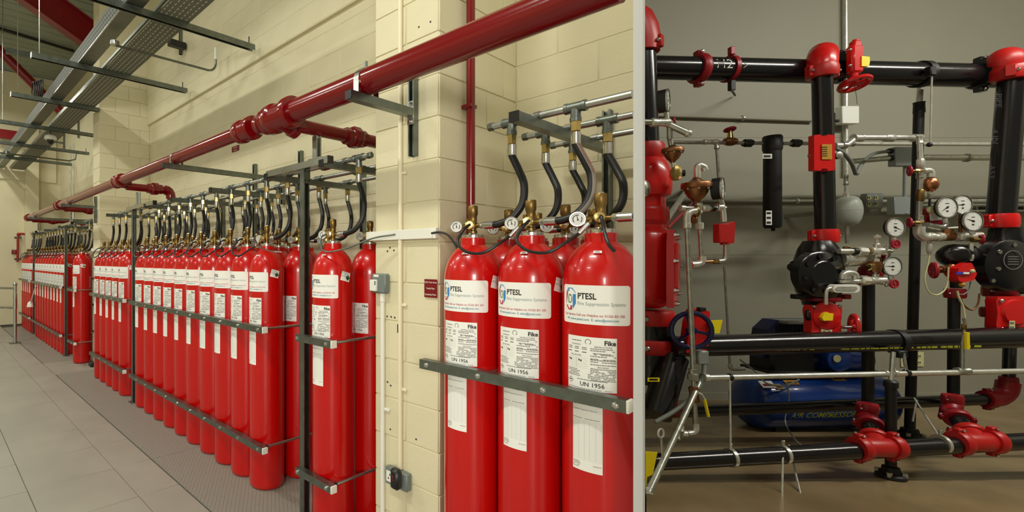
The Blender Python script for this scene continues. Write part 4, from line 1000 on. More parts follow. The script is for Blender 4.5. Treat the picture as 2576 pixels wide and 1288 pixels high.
# butterfly valve
g = run('butterfly_valve', 'bright red butterfly valve with yellow arrow under the black check valve', 'valve', (2080, 845), 2.92)
Yb = 2.90
b = B().ext([(-38, -30), (-30, -38), (30, -38), (38, -30), (36, 0), (40, 25), (36, 38), (-36, 38), (-40, 25), (-36, 0)], R(2079, 806, Yb), XV * px(1, Yb), ZV * px(1, Yb), YV, .05)
b.lathe([(px(36, Yb), -.01), (px(36, Yb), .004), (px(30, Yb), .012), (0, .012)], R(2080, 795, Yb), FD, 26); part('housing', b, 'valve_red', g)
part('indicator', B().ext([(-14, -2), (-8, 8), (0, 12), (10, 6), (15, 8), (13, -9), (-9, -10)], R(2082, 797, Yb - .03), XV * px(1, Yb), ZV * px(1, Yb), YV, .018), 'yellow', g)
t = part('name_plate', B().box(R(2079, 832, Yb - .003), (px(27, Yb), .004, px(25, Yb))), 'ivory', g)
lt = B(); lt.box(R(2079, 824, Yb - .006), (px(16, Yb), .001, px(4, Yb))); lt.box(R(2074, 836, Yb - .006), (px(8, Yb), .001, px(8, Yb))); lt.box(R(2086, 836, Yb - .006), (px(6, Yb), .001, px(8, Yb))); part('print', lt, 'ink_line', t)
for (x, y) in ((2047, 771), (2111, 771), (2055, 840), (2103, 840)): part('bolt', B().lathe([(.011, 0), (.011, .006), (.006, .012), (0, .012)], R(x, y, Yb - .001), FD, 8), 'steel', g)
part('ear', B().box(R(2034, 793, Yb + .02), (px(14, Yb), .03, px(26, Yb)), WB, .008), 'black_paint', g)
pipe(g, [(2116, 823), (2146, 823)], 8, Yb, 'steel', 'stem')
wheel(g, (2148, 822), (.84, -.54, 0), 68, Yb - .0, 'valve_red', 5, tk=.14)
# ------------------------------------------------------------------ trim right of the check valve
Y = 2.88
o = run('valve_trim', 'galvanized trim piping with crosses beside the black centre check valve', 'piping', (2206, 710), Y)
pipe(o, [(2110, 632), (2152, 632)], 13, Y, 'zinc_bright'); collar(o, (2150, 632), XV, 17, 12, Y, 'black_matt', bead=False); collar(o, (2166, 633), XV, 24, 24, Y, 'zinc_bright', 'union', 8, False)
collar(o, (2181, 632), XV, 15, 14, Y, 'brass_bright', 'fitting', 6, False); pipe(o, [(2186, 632), (2236, 632)], 12, Y, 'zinc')
collar(o, (2206, 632), XV, 21, 34, Y, 'zinc_bright', 'cross'); collar(o, (2206, 630), ZV, 20, 34, Y, 'zinc_bright', 'cross'); pipe(o, [(2206, 612), (2206, 590)], 10, Y, 'zinc_bright', 'plug'); collar(o, (2206, 596), ZV, 22, 7, Y, 'zinc_bright', 'plug', 8, False)
pipe(o, [(2203, 640), (2202, 700)], 11, Y, 'zinc'); collar(o, (2204, 656), ZV, 18, 10, Y, 'zinc_bright', bead=False)
b = B().lathe([(px(11, Y), -px(13, Y)), (px(13, Y), 0), (px(11, Y), px(13, Y))], R(2201, 671, Y), ZV, 12); part('bronze_valve', b, 'bronze', o); part('bonnet', B().hexbar(R(2194, 671, Y - .01), R(2184, 671, Y - .01), px(9, Y)), 'brass_bright', o)
pipe(o, [(2108, 709), (2245, 706)], 12, Y, 'zinc_bright'); collar(o, (2172, 706), XV, 26, 20, Y, 'zinc_bright', 'union', 8, False); collar(o, (2205, 706), XV, 21, 38, Y, 'zinc_bright', 'tee'); collar(o, (2203, 698), ZV, 20, 18, Y, 'zinc_bright', 'tee')
pipe(o, [(2120, 702), (2122, 690), (2135, 686), (2150, 690), (2153, 700)], 14, Y - .02, 'zinc_bright', 'elbow', 14, True)
pipe(o, [(2222, 632), (2244, 632)], 7, Y, 'zinc'); pipe(o, [(2235, 706), (2246, 708)], 7, Y, 'zinc')
d = run('drain_elbow', 'large bright galvanized elbow leaving the black check valve side', 'pipe fitting', (2140, 650), 2.93)
pipe(d, [(2112, 652, 2.92), (2150, 652, 2.92), (2172, 645, 2.97), (2184, 640, 3.05)], 36, 2.92, 'zinc_bright', 'elbow', 20, True); collar(d, (2122, 652, 2.92), XV, 41, 10, 2.92, 'zinc_bright', 'bead', 20, False); part('boss', B().hexbar(R(2130, 634, 2.9), R(2130, 620, 2.9), px(7, 2.9)), 'brass', d)
v = run('bronze_valve', 'brown bronze valve body half hidden behind the bright elbow', 'valve', (2188, 645), 3.05)
part('body', B().lathe([(px(16, 3.05), -px(32, 3)), (px(20, 3.05), -px(12, 3)), (px(22, 3.05), 0), (px(20, 3.05), px(14, 3)), (px(13, 3.05), px(26, 3))], R(2190, 648, 3.06), ZV, 16), 'bronze', v)
wheel(v, (2222, 636, 3.02), (.75, -.6, 0), 32, 3.02, 'wheel_red', 8, tk=.18); pipe(v, [(2195, 640, 3.05), (2222, 636, 3.02)], 8, 3.04, 'bronze', 'stem')
lb = run('pull_fitting', 'white pill-shaped conduit body below the centre trim piping', 'conduit', (2130, 726), 2.84)
Yl = 2.82
pts = [(-24 + 10 * math.cos(a), 10 * math.sin(a)) for a in [math.pi / 2 + math.pi * i / 8 for i in range(9)]] + [(24 + 10 * math.cos(a), 10 * math.sin(a)) for a in [-math.pi / 2 + math.pi * i / 8 for i in range(9)]]
part('body', B().ext(pts, R(2130, 726, Yl), XV * px(1, Yl), ZV * px(1, Yl), YV, .035), 'box_white', lb)
part('cover', B().ext([(x * .8, y * .55) for x, y in pts], R(2130, 726, Yl - .004), XV * px(1, Yl), ZV * px(1, Yl), YV, .004), 'zinc_bright', lb)
pipe(lb, [(2106, 726), (2088, 725), (2080, 730), (2078, 745), (2078, 766)], 11, Yl + .015, 'zinc_bright', 'pipe', 12, True)
for k_, (gx_, gy_, wx, wy, an, lab) in enumerate(((2251, 572, 2253, 614, 115, 'upper white dial gauge above a red handwheel right of the centre valve'), (2244, 670, 2249, 714, -88, 'lower white dial gauge above a red handwheel right of the centre valve'))):
    gauge(gx_, gy_, 48, 2.86, an, lab, (wx - 4, wy - 6))
    v = run('gauge_valve', ('upper' if k_ == 0 else 'lower') + ' small red handwheel valve under a white gauge beside the centre valve', 'valve', (wx, wy), 2.86)
    wheel(v, (wx, wy), (0, -1, 0), 24, 2.84, 'wheel_red', 6, tk=.2); pipe(v, [(wx - 22, wy + 5, 2.88), (wx, wy, 2.87)], 6, 2.87, 'zinc', 'stem')
tag(part('sensing_tube', B().tube(cr([R(2240, 594, 2.9), R(2238, 640, 2.95), R(2225, 670, 2.97), R(2212, 690, 2.97)], 5), .006, 8), 'box_grey'), 'thin grey tube between the two gauges right of the centre valve', 'tube')
# ------------------------------------------------------------------ wall conduits, tank, boxes on the back wall
YC = YW - .03
o = run('conduit', 'long thin dark conduit on the plant room wall below the top pipe', 'conduit', (1850, 298), YC)
pipe(o, [(1640, 290), (2048, 303)], 8, YC, 'plant_wall'); collar(o, (1868, 297), XV, 13, 6, YC, 'zinc', 'clip', 10, False)
o = run('conduit', 'long conduit crossing the plant room wall behind filter and tank', 'conduit', (1900, 506), YC)
pipe(o, [(1640, 506), (2180, 506)], 8, YC, 'plant_wall'); pipe(o, [(2205, 506), (2732, 503.5)], 8, YC, 'zinc_bright')
for x in (2004, 1760): collar(o, (x, 506), XV, 14, 6, YC, 'zinc', 'clip', 10, False)
o = run('conduit', 'vertical steel conduit from ceiling down to the white wall box', 'conduit', (2129, 270), YC)
pipe(o, [(2127, -20), (2129, 440)], 12, YC, 'zinc_bright')
o = run('wall_box', 'white square electrical box on the vertical conduit', 'box', (2131, 291), YC - .06)
part('body', B().box(R(2131, 291, YC - .05), (px(42, YC), .06, px(43, YC)), WB, .004), 'box_white', o); part('knob', B().cyl(R(2108, 304, YC - .05), R(2098, 304, YC - .05), .012, 10), 'black_matt', o)
o = run('expansion_tank', 'round grey expansion tank right of the centre riser', 'tank', (2134, 568), 3.7)
Yt = 3.7; k = kv(2134)
part('body', B().lathe([(0, -39)] + [(0, 0)][:0] + [(px(q, Yt) * k / 1, px(h_, Yt)) for q, h_ in ((10, -39), (24, -35), (34, -24), (38, -8), (38, 8), (34, 24), (24, 33), (10, 37))], R(2134, 530, Yt), ZV, 32) if False else B().lathe([(px(q, Yt) * k, px(h_, Yt)) for q, h_ in ((4, -40), (14, -38), (26, -33), (34, -22), (38, -8), (38.6, 0), (38, 8), (34, 22), (26, 32), (14, 36), (4, 37))], R(2134, 530, Yt), ZV, 32), 'tank_grey', o)
part('seam', B().lathe([(px(38.9, Yt) * k, -.003), (px(39.2, Yt) * k, 0), (px(38.9, Yt) * k, .003)], R(2134, 529, Yt), ZV, 32), 'tank_grey', o)
part('wall_arm', B().box((R(2134, 530, Yt) + R(2134, 530, Yt) + YV * .5) / 2, (.03, .5, .03)), 'zinc', o); pipe(o, [(2128, 440), (2128, 494)], 10, Yt, 'zinc_bright'); collar(o, (2128, 453), ZV, 15, 26, Yt, 'zinc', 'valve'); collar(o, (2128, 490), ZV, 17, 10, Yt, 'zinc_bright', 'nut', 6, False); pipe(o, [(2131, 568), (2131, 612)], 12, Yt, 'zinc')
o = run('outlet_box', 'steel outlet box with four ivory receptacles on the wall', 'outlet', (2193, 525), YC - .04)
part('body', B().box(R(2193, 506, YC - .03), (px(40, YC), .06, px(38, YC)), WB, .006), 'box_grey', o)
for (x, y) in ((2185, 498), (2203, 498), (2185, 514), (2203, 514)):
    r_ = part('receptacle', B().lathe([(px(6, YC), 0), (px(6, YC), .004), (0, .004)], R(x, y, YC - .06), FD, 14), 'ivory', o)
    for s_ in (-2.2, 2.2): part('slot', B().box(R(x + s_, y - 1.5, YC - .066), (px(1.4, YC), .002, px(5, YC))), 'ink', r_)
o = run('wall_outlet', 'ivory duplex wall outlet low on the plant room wall', 'outlet', (2313, 922), YW - .01)
part('plate', B().box(R(2313, 904, YW - .006), (px(20, YW), .008, px(36, YW)), WB, .002), 'ivory', o)
for y in (896, 912):
    r_ = part('receptacle', B().lathe([(px(5.5, YW), 0), (px(5.5, YW), .003), (0, .003)], R(2313, y, YW - .010), FD, 12), 'ivory', o)
    for s_ in (-2, 2): part('slot', B().box(R(2313 + s_, y, YW - .0145), (px(1.3, YW), .002, px(4.5, YW))), 'ink', r_)
tag(part('wall_outlet', B().box(R(2270, 908, YW - .006), (px(8, YW), .008, px(30, YW)), WB, .002), 'ivory'), 'narrow ivory plate half hidden beside the lower pipe clamp', 'outlet')
# junction boxes with conduits
Yj = 3.6
o = run('junction_box', 'upper grey steel junction box right of the centre riser', 'box', (2266, 418), Yj)
part('body', B().box(R(2266, 395, Yj), (px(47, Yj), .05, px(47, Yj)), WB, .003), 'box_grey', o)
collar(o, (2238, 398), XV, 14, 10, Yj, 'black_matt', 'connector', 10, False); collar(o, (2238, 380), XV, 12, 10, Yj, 'black_matt', 'connector', 10, False)
o2_ = run('junction_box', 'lower grey steel junction box left of the far black stand', 'box', (2263, 540), Yj)
part('body', B().box(R(2263, 518, Yj), (px(46, Yj), .05, px(44, Yj)), WB, .003), 'box_grey', o2_)
for (x, y) in ((2280, 536),): part('screw', B().ball(R(x, y, Yj - .026), .006, 8, 6), 'steel', o2_)
c_ = run('conduit', 'short vertical conduit joining the two grey junction boxes', 'conduit', (2277, 495), Yj); pipe(c_, [(2277, 419), (2276, 496)], 12, Yj + .01, 'box_grey')
c_ = run('conduit', 'bright conduit running right from the upper grey junction box', 'conduit', (2400, 397), Yj); pipe(c_, [(2290, 396), (3036, 398)], 15, Yj, 'zinc_bright'); collar(c_, (2432, 397), XV, 21, 8, Yj, 'zinc', 'clip', 12, False)
c_ = run('conduit', 'short conduit entering the upper grey junction box from the left', 'conduit', (2190, 400), Yj); pipe(c_, [(2142, 406), (2236, 398)], 13, Yj, 'zinc')
c_ = run('flexible_conduit', 'grey flexible conduit drooping in a V beside the red alarm box', 'conduit', (2155, 437), 3.3)
pipe(c_, [(2100, 372, 3.2), (2122, 385, 3.25), (2142, 410, 3.3), (2153, 438, 3.35)], 13, 3.3, 'grey_flex', 'tube', 12, True, True); pipe(c_, [(2155, 438, 3.35), (2168, 412, 3.4), (2195, 388, 3.5), (2236, 380, 3.6)], 12, 3.4, 'grey_flex', 'tube', 12, True, True)
for k_, y in enumerate((517, 531)):
    pass
o = run('wall_channel', 'slotted steel channel fixed level on the wall behind the gauges', 'channel', (2380, 525), YC)
part('channel', B().chan(R(2226, 524, YC), R(2732, 522.7, YC), FD, px(19, YC), .004, .014), 'zinc_bright', o)
for i in range(9): part('slot', B().box(R(2310 + i * 32, 524, YC + .0), (px(16, YC), .006, px(7, YC))), 'black_matt', o)
# upper galvanized pipe from riser over to the right trim
Y = 3.25
o = run('galvanized_pipe', 'galvanized pipe stepping up then right above the grey junction box', 'pipe', (2220, 346), Y)
pipe(o, [(2100, 366), (2128, 366), (2136, 360), (2146, 352), (2158, 346), (2312, 346)], 14, Y, 'zinc_bright')
collar(o, (2157, 347), XV, 20, 24, Y, 'zinc_bright', 'elbow'); collar(o, (2236, 347), XV, 20, 24, Y, 'zinc_bright', 'union', 8, False); collar(o, (2305, 347), XV, 20, 20, Y, 'zinc_bright', 'elbow'); collar(o, (2122, 366), XV, 18, 12, Y, 'zinc', 'fitting', 12, False)
o = run('galvanized_pipe', 'straight thin galvanized pipe running right behind the black stand', 'pipe', (2300, 363), 3.7)
pipe(o, [(2140, 362), (2976, 364)], 10, 3.7, 'zinc_bright'); collar(o, (2144, 362), XV, 14, 8, 3.7, 'zinc', 'clip', 10, False)
# ------------------------------------------------------------------ filter and its pipe
Y = 3.5
o = run('filter_pipe', 'thin galvanized pipe with tee and unions feeding the black filter', 'pipe', (1850, 358), Y)
pipe(o, [(1690, 358), (1916, 360)], 9, Y, 'zinc'); pipe(o, [(1968, 361), (2046, 361)], 9, Y, 'zinc')
collar(o, (1787, 357), XV, 14, 34, Y, 'zinc_bright', 'tee'); collar(o, (1803, 364), ZV, 15, 22, Y, 'zinc', 'tee'); pipe(o, [(1803, 372), (1808, 448)], 9, Y, 'zinc')
for x in (1881, 2002): collar(o, (x, 360), XV, 20, 22, Y, 'black_matt', 'union', 6, False)
v = run('globe_valve', 'small bronze valve with dark red handwheel on the thin filter pipe', 'valve', (1836, 357), Y)
part('body', B().lathe([(px(8, Y), -px(14, Y)), (px(11, Y), -px(4, Y)), (px(11, Y), px(4, Y)), (px(8, Y), px(14, Y))], R(1837, 356, Y), XV, 14), 'bronze', v); part('bonnet', B().lathe([(px(8, Y), 0), (px(6, Y), px(12, Y)), (px(3, Y), px(28, Y)), (0, px(28, Y))], R(1837, 352, Y), ZV, 12), 'brass_bright', v)
wheel(v, (1836, 326), (0, .3, 1), 27, Y, 'wheel_red', 6, tk=.2)
o = run('filter_housing', 'tall black cylindrical filter housing hanging on the thin pipe', 'filter', (1945, 575), Y); k = kv(1943)
part('body', B().lathe([(0, px(-212, Y)), (px(21, Y) * k, px(-212, Y)), (px(25, Y) * k, px(-206, Y)), (px(24, Y) * k, 0)], R(1943, 362, Y), ZV, 26), 'black_matt', o)
part('head', B().lathe([(px(25, Y) * k, px(-20, Y)), (px(27, Y) * k, px(-14, Y)), (px(27, Y) * k, px(14, Y)), (px(24, Y) * k, px(18, Y)), (0, px(18, Y))], R(1943, 360, Y), ZV, 26), 'black_matt', o)
part('drain', B().cyl(R(1945, 573, Y), R(1945, 581, Y), px(4, Y), 8), 'black_matt', o)
yl = Y - px(25, Y) * k - .002
def tagbox(par, x, y, w_, h_, Yd, m='paper', bars=2, inkm='ink'):
    s_ = part('sticker', B().box(R(x, y, Yd), (px(w_, Yd), .002, px(h_, Yd))), m, par); lt = B()
    for i in range(bars): lt.box(R(x, y - h_ / 2 + (i + .5) * h_ / bars, Yd - .0018), (px(w_ * .7, Yd), .001, px(h_ / bars * .45, Yd)))
    part('print', lt, inkm, s_)
tagbox(o, 1930, 393, 24, 12, yl + .004, 'paper', 1); tagbox(o, 1934, 548, 15, 36, yl + .004, 'paper', 3)
# ------------------------------------------------------------------ left group: riser, alarm valve
Y = 3.0
o = run('left_riser', 'thick black riser with red elbow at the partition side', 'pipe', (1612, 360), Y); k = kv(1612)
pipe(o, [(1611, 120), (1620, 372)], 78, Y, 'black_paint', seg=28)
rE = px(52, Y) * k
b = B().tube([R(1611, 135, Y), R(1611, 110, Y), R(1606, 80, Y), R(1596, 55, Y), R(1578, 35, Y)], [rE * .95, rE, rE, rE * .95, rE * .8], 26); part('elbow', b, 'groove_red', o)
groove(o, (1611, 118), ZV, 96, 34, Y, 'groove_red', Vector((.6, -.8, 0)))
groove(o, (1622, 382), ZV, 102, 40, Y, 'groove_red', Vector((-.9, -.4, 0)))
g = run('alarm_check_valve', 'big glossy red alarm check valve beside the white partition', 'valve', (1625, 770), Y)
prof = [(px(q, Y) * k, px(600 - yy, Y)) for q, yy in ((44, 772), (58, 765), (70, 740), (76, 690), (76, 620), (72, 590), (60, 578), (56, 575), (56, 560), (62, 556), (62, 532), (55, 526), (53, 500), (66, 494), (70, 480), (70, 440), (60, 415), (50, 402))]
part('body', B().lathe(prof, R(1620, 600, Y), ZV, 32), 'valve_red', g)
fx = Vector((.74, -.67, 0)); fy = Vector((.67, .74, 0)); pc = R(1692, 676, 2.84); q_ = px(1, 2.85)
b = B().ext([(-34, -96), (34, -80), (46, -40), (46, 50), (30, 92), (-26, 98), (-40, 60), (-44, -60)], pc - fx * .02, fy * q_ * .9, ZV * q_, fx, .035); part('cover_flange', b, 'valve_red', g)
part('cover_boss', B().ext([(-22, -60), (20, -52), (28, -20), (28, 30), (16, 60), (-16, 64), (-26, 30), (-28, -40)], pc + fx * .014, fy * q_ * .9, ZV * q_, fx, .018), 'valve_red', g)
for (x_, z_) in ((-30, 84), (-36, 20), (-34, -52), (-6, -86), (28, 78), (38, 8), (36, -62)):
    p = pc + fy * x_ * q_ * .9 + ZV * z_ * q_ + fx * .014; part('bolt', B().lathe([(.015, 0), (.015, .012), (.009, .012), (.009, .024), (0, .024)], p, fx, 6), 'steel', g)
part('sight_plug', B().lathe([(.05, 0), (.05, .02), (.03, .03), (0, .03)], R(1612, 475, 2.80), Vector((.3, -1, 0)), 20), 'steel', g)
groove(g, (1622, 545), ZV, 124, 44, Y, 'groove_red', Vector((-.8, -.6, 0)))
groove(g, (1630, 797), ZV, 138, 38, Y, 'groove_red', Vector((-.8, -.6, 0)))
o = run('left_riser_spool', 'black pipe spool between red couplings below the red alarm valve', 'pipe', (1630, 880), Y)
pipe(o, [(1630, 815), (1632, 960)], 110, Y, 'black_paint', seg=28); groove(o, (1632, 868), ZV, 138, 36, Y, 'groove_red', Vector((-.8, -.6, 0)))
# slanting black pipe and flange, bottom left
o = run('slanting_pipe', 'thick black pipe slanting down toward the floor at the partition', 'pipe', (1630, 1080), 2.75)
pipe(o, [(1694, 900, 2.90), (1650, 1045, 2.78)], 80, 2.8, 'black_paint', seg=24); part('flange', B().lathe([(px(52, 2.8), -.012), (px(56, 2.8), -.008), (px(56, 2.8), .008), (px(52, 2.8), .012)], R(1664, 1020, 2.95), Vector((.5, .3, .8)), 20), 'dull_red', o)
tagbox(o, 1644, 955, 30, 10, 2.70, 'yellow', 1)
o = run('yellow_tag', 'bright yellow plate hanging at the bottom beside the partition', 'tag', (1632, 1215), 2.45)
part('plate', B().ext([(-9, -46), (-6, -22), (8, -16), (12, 2), (20, 40), (-9, 42)], R(1634, 1178, 2.42), XV * px(1, 2.42), ZV * px(1, 2.42), YV, .004), 'yellow', o)
# gear operator with navy handwheel
Y = 2.78
g = run('gear_operator', 'red gear operator with navy blue handwheel below the alarm valve', 'valve operator', (1740, 880), Y)
part('housing', B().ext([(-26, -58), (22, -60), (34, -30), (34, 46), (14, 54), (-6, 50), (-16, 20)], R(1752, 830, Y + .02), XV * px(1, Y), ZV * px(1, Y), YV, .06), 'valve_red', g)
part('slot_cover', B().box(R(1764, 778, Y + .01), (px(16, Y), .03, px(10, Y)), WB, .003), 'black_matt', g)
wheel(g, (1739, 831), (-.25, -1, 0), 100, Y - .03, 'navy', 3, tk=.12)
part('indicator', B().ext([(-14, -16), (10, -18), (12, -10), (18, 16), (-16, 14)], R(1800, 821, Y), XV * px(1, Y), ZV * px(1, Y), YV, .01), 'yellow', g)
part('terminal_box', B().box(R(1762, 898, Y), (px(28, Y), .05, px(34, Y)), WB, .006), 'box_grey', g)
# ------------------------------------------------------------------ galvanized trim at the left
Y = 2.72
o = run('drain_trim', 'tall galvanized drain pipe with bronze ball valve at the left', 'piping', (1742, 1080), Y)
pipe(o, [(1728, 555), (1744, 930)], 15, Y, 'zinc'); pipe(o, [(1728, 572), (1728, 545), (1734, 534), (1750, 530)], 21, Y, 'zinc_bright', 'elbow', 14, True); collar(o, (1728, 568), ZV, 24, 14, Y, 'zinc_bright', bead=False)
collar(o, (1742, 934), ZV, 22, 12, Y, 'zinc'); collar(o, (1743, 948), ZV, 29, 18, Y, 'zinc', 'union', 8, False); pipe(o, [(1744, 950), (1746, 985)], 12, Y, 'zinc')
v = part('ball_valve', B().lathe([(px(9, Y), -px(20, Y)), (px(12, Y), -px(14, Y)), (px(10, Y), 0), (px(12, Y), px(14, Y)), (px(9, Y), px(20, Y))], R(1746, 992, Y), ZV, 8), 'bronze', o)
part('lever', B().tube([R(1756, 988, Y - .02), R(1764, 992, Y - .03), R(1772, 1004, Y - .03)], px(3, Y), 8), 'zinc_bright', v); part('lever_grip', B().tube([R(1772, 1004, Y - .03), R(1782, 1048, Y - .03)], px(3.4, Y), 8), 'yellow', v)
pipe(o, [(1747, 1012), (1750, 1076)], 15, Y, 'zinc'); pipe(o, [(1750, 1066), (1750, 1080), (1744, 1088), (1730, 1091)], 19, Y, 'zinc_bright', 'elbow', 14, True); collar(o, (1720, 1092), XV, 19, 14, Y, 'zinc_bright', bead=False)
pipe(o, [(1768, 944, 2.76), (1632, 1240, 2.42)], 14, 2.6, 'zinc', 'pipe', 14); 
for (x, y, yy) in ((1712, 1080, 2.62), (1702, 1098, 2.6), (1634, 1236, 2.425)): collar(o, (x, y, yy), Vector((.34, .5, .8)), 20, 16, yy, 'zinc_bright')
c_ = run('flexible_conduit', 'grey flexible conduit sweeping down from the grey terminal box', 'conduit', (1690, 1020), 2.7)
pipe(c_, [(1772, 905, 2.78), (1768, 950, 2.74), (1740, 1000, 2.7), (1695, 1035, 2.68), (1648, 1062, 2.66)], 13, 2.7, 'grey_flex', 'tube', 12, True, True)
h = run('pipe_hanger', 'steel rod hanger holding the slanting galvanized pipe at lower left', 'hanger', (1666, 1165), 2.55); pipe(h, [(1664, 1100), (1668, 1165)], 6, 2.5, 'zinc', 'rod'); part('eye', B().tube([R(1663 + 7 * math.cos(a), 1090 + 11 * math.sin(a), 2.5) for a in [i * .52 for i in range(12)]], px(2.5, 2.5), 6, closed=True), 'zinc_bright', h); collar(h, (1668, 1166), Vector((.34, .5, .8)), 24, 10, 2.52, 'black_matt', 'clamp')
# diaphragm regulators
Y = 2.78
def regulator(x, y, s, label, Yd):
    r = run('diaphragm_regulator', label, 'regulator', (x, y + 40 * s), Yd); k_ = kv(x)
    q = lambda lst: [(px(a * s, Yd) * k_, px(b_ * s, Yd)) for a, b_ in lst]
    part('bowl', B().lathe(q(((9, -44), (12, -38), (22, -30), (30, -18), (32, -8))), R(x, y, Yd), ZV, 24), 'bronze', r)
    part('flange', B().lathe(q(((38, -9), (41, -7), (41, 3), (39, 6), (26, 9), (14, 14), (8, 20))), R(x, y, Yd), ZV, 26), 'bronze', r)
    for i in range(8):
        a = i * math.pi / 4 + .3; p = R(x, y, Yd) + Vector((math.cos(a), math.sin(a), 0)) * px(36 * s, Yd) * k_ - ZV * px(10 * s, Yd); part('bolt', B().hexbar(p - ZV * .006, p + ZV * px(18 * s, Yd), px(3 * s, Yd)), 'zinc', r)
    return r
r = regulator(1752, 466, 1., 'brown diaphragm regulator with galvanized elbow in front of the wall', Y)
pipe(r, [(1754, 448), (1754, 425), (1758, 416), (1770, 420), (1774, 428)], 19, Y, 'zinc_bright', 'elbow', 14, True)
r = regulator(1692, 378, .72, 'small brown regulator close to the black left riser', Y); pipe(r, [(1688, 366), (1684, 345), (1686, 330)], 14, Y, 'zinc', 'pipe', 12)
part('pilot_valve', B().lathe([(px(7, Y), -px(18, Y)), (px(13, Y), -px(8, Y)), (px(13, Y), px(8, Y)), (px(7, Y), px(20, Y))], R(1700, 436, Y), ZV, 8), 'brass_bright', r); part('pilot_knob', B().lathe([(px(8, Y), 0), (px(8, Y), .02), (0, .02)], R(1712, 436, Y), Vector((.9, -.4, 0)), 12), 'black_matt', r); pipe(r, [(1692, 405), (1696, 425)], 12, Y, 'zinc_bright', 'pipe')
# trim under the regulator
o = run('alarm_trim', 'galvanized trim pipes with copper link under the brown regulator', 'piping', (1770, 600), Y)
pipe(o, [(1756, 505), (1757, 560)], 14, Y, 'zinc'); collar(o, (1758, 524), ZV, 20, 26, Y, 'zinc_bright', 'cross'); pipe(o, [(1712, 524), (1824, 524)], 12, Y, 'zinc'); collar(o, (1716, 524), XV, 17, 12, Y, 'zinc_bright', bead=False); collar(o, (1774, 524), XV, 18, 18, Y, 'zinc_bright', bead=False); collar(o, (1794, 524), XV, 15, 12, Y, 'black_matt', 'fitting', 8, False); collar(o, (1810, 522), XV, 18, 14, Y, 'zinc_bright', bead=False)
part('bronze_valve', B().ball(R(1752, 532, Y - .02), px(11, Y), 14, 8, (.8, .8, 1.3)), 'brass', o); part('bronze_valve', B().ball(R(1746, 552, Y), px(9, Y), 12, 8, (.8, .8, 1.2)), 'bronze', o)
collar(o, (1759, 569), ZV, 24, 18, Y, 'zinc_bright', 'union', 8, False); pipe(o, [(1760, 560), (1765, 652)], 13, Y, 'zinc'); pipe(o, [(1766, 645), (1766, 656), (1758, 664), (1738, 666)], 17, Y, 'zinc_bright', 'elbow', 14, True)
pipe(o, [(1770, 659), (1812, 657)], 8, Y, 'copper', 'copper_tube'); collar(o, (1800, 658), XV, 12, 14, Y, 'brass_bright', 'nut', 6, False)
pipe(o, [(1806, 658), (1820, 656), (1826, 648), (1827, 636), (1827, 612)], 17, Y, 'zinc', 'elbow', 14, True); pipe(o, [(1816, 512), (1820, 540), (1821, 558)], 16, Y, 'zinc_bright', 'tee', 14)
g = run('pressure_switch', 'red pressure switch box with open side flap on left trim', 'switch', (1822, 610), Y)
part('body', B().box(R(1814, 587, Y), (px(26, Y), .05, px(48, Y)), WB, .004), 'groove_red', g); part('lid', B().ext([(-9, -28), (9, -24), (12, 30), (-9, 22)], R(1838, 587, Y - .02), XV * px(1, Y), ZV * px(1, Y), YV, .05), 'groove_red', g)
gauge(1679, 253, 58, 2.72, 30, 'black cased gauge seen from the side above left trim', (1678, 300), (.74, -.67, 0)); gauge(1816, 474, 56, 2.74, 10, 'black cased gauge seen from the side above red switch box', (1818, 515), (.68, -.73, 0))
o = run('galvanized_pipe', 'stubby galvanized pipe with angled outlet crossing the left riser', 'pipe', (1650, 308), 2.74)
pipe(o, [(1575, 306), (1640, 307)], 15, 2.72, 'zinc'); collar(o, (1660, 308), XV, 22, 46, 2.72, 'zinc_bright', 'elbow'); pipe(o, [(1680, 312, 2.74), (1728, 334, 2.7)], 17, 2.7, 'zinc', 'pipe'); part('cap', B().ball(R(1730, 335, 2.7), px(10, 2.7), 12, 8), 'zinc_bright', o); pipe(o, [(1684, 318), (1685, 350)], 15, 2.74, 'zinc', 'tee')
wheel(o, (1697, 303, 2.76), (.7, -.7, .1), 20, 2.76, 'wheel_red', 5, tk=.2)
o = run('support_rod', 'two thin steel rods slanting behind the left trim piping', 'rod', (1710, 540), 3.4); pipe(o, [(1735, 470, 4.19), (1672, 560, 3.2)], 12, 3.5, 'zinc', 'rod'); pipe(o, [(1748, 505, 4.19), (1678, 575, 3.2)], 7, 3.5, 'dull_red', 'rod')
o = run('drain_line', 'thin grey drain line dropping down the wall to an elbow', 'pipe', (1828, 925), 3.5); pipe(o, [(1822, 668), (1836, 925)], 7, 3.5, 'zinc'); pipe(o, [(1836, 915), (1838, 925), (1848, 928), (1872, 927)], 10, 3.5, 'zinc_bright', 'elbow', 12, True)
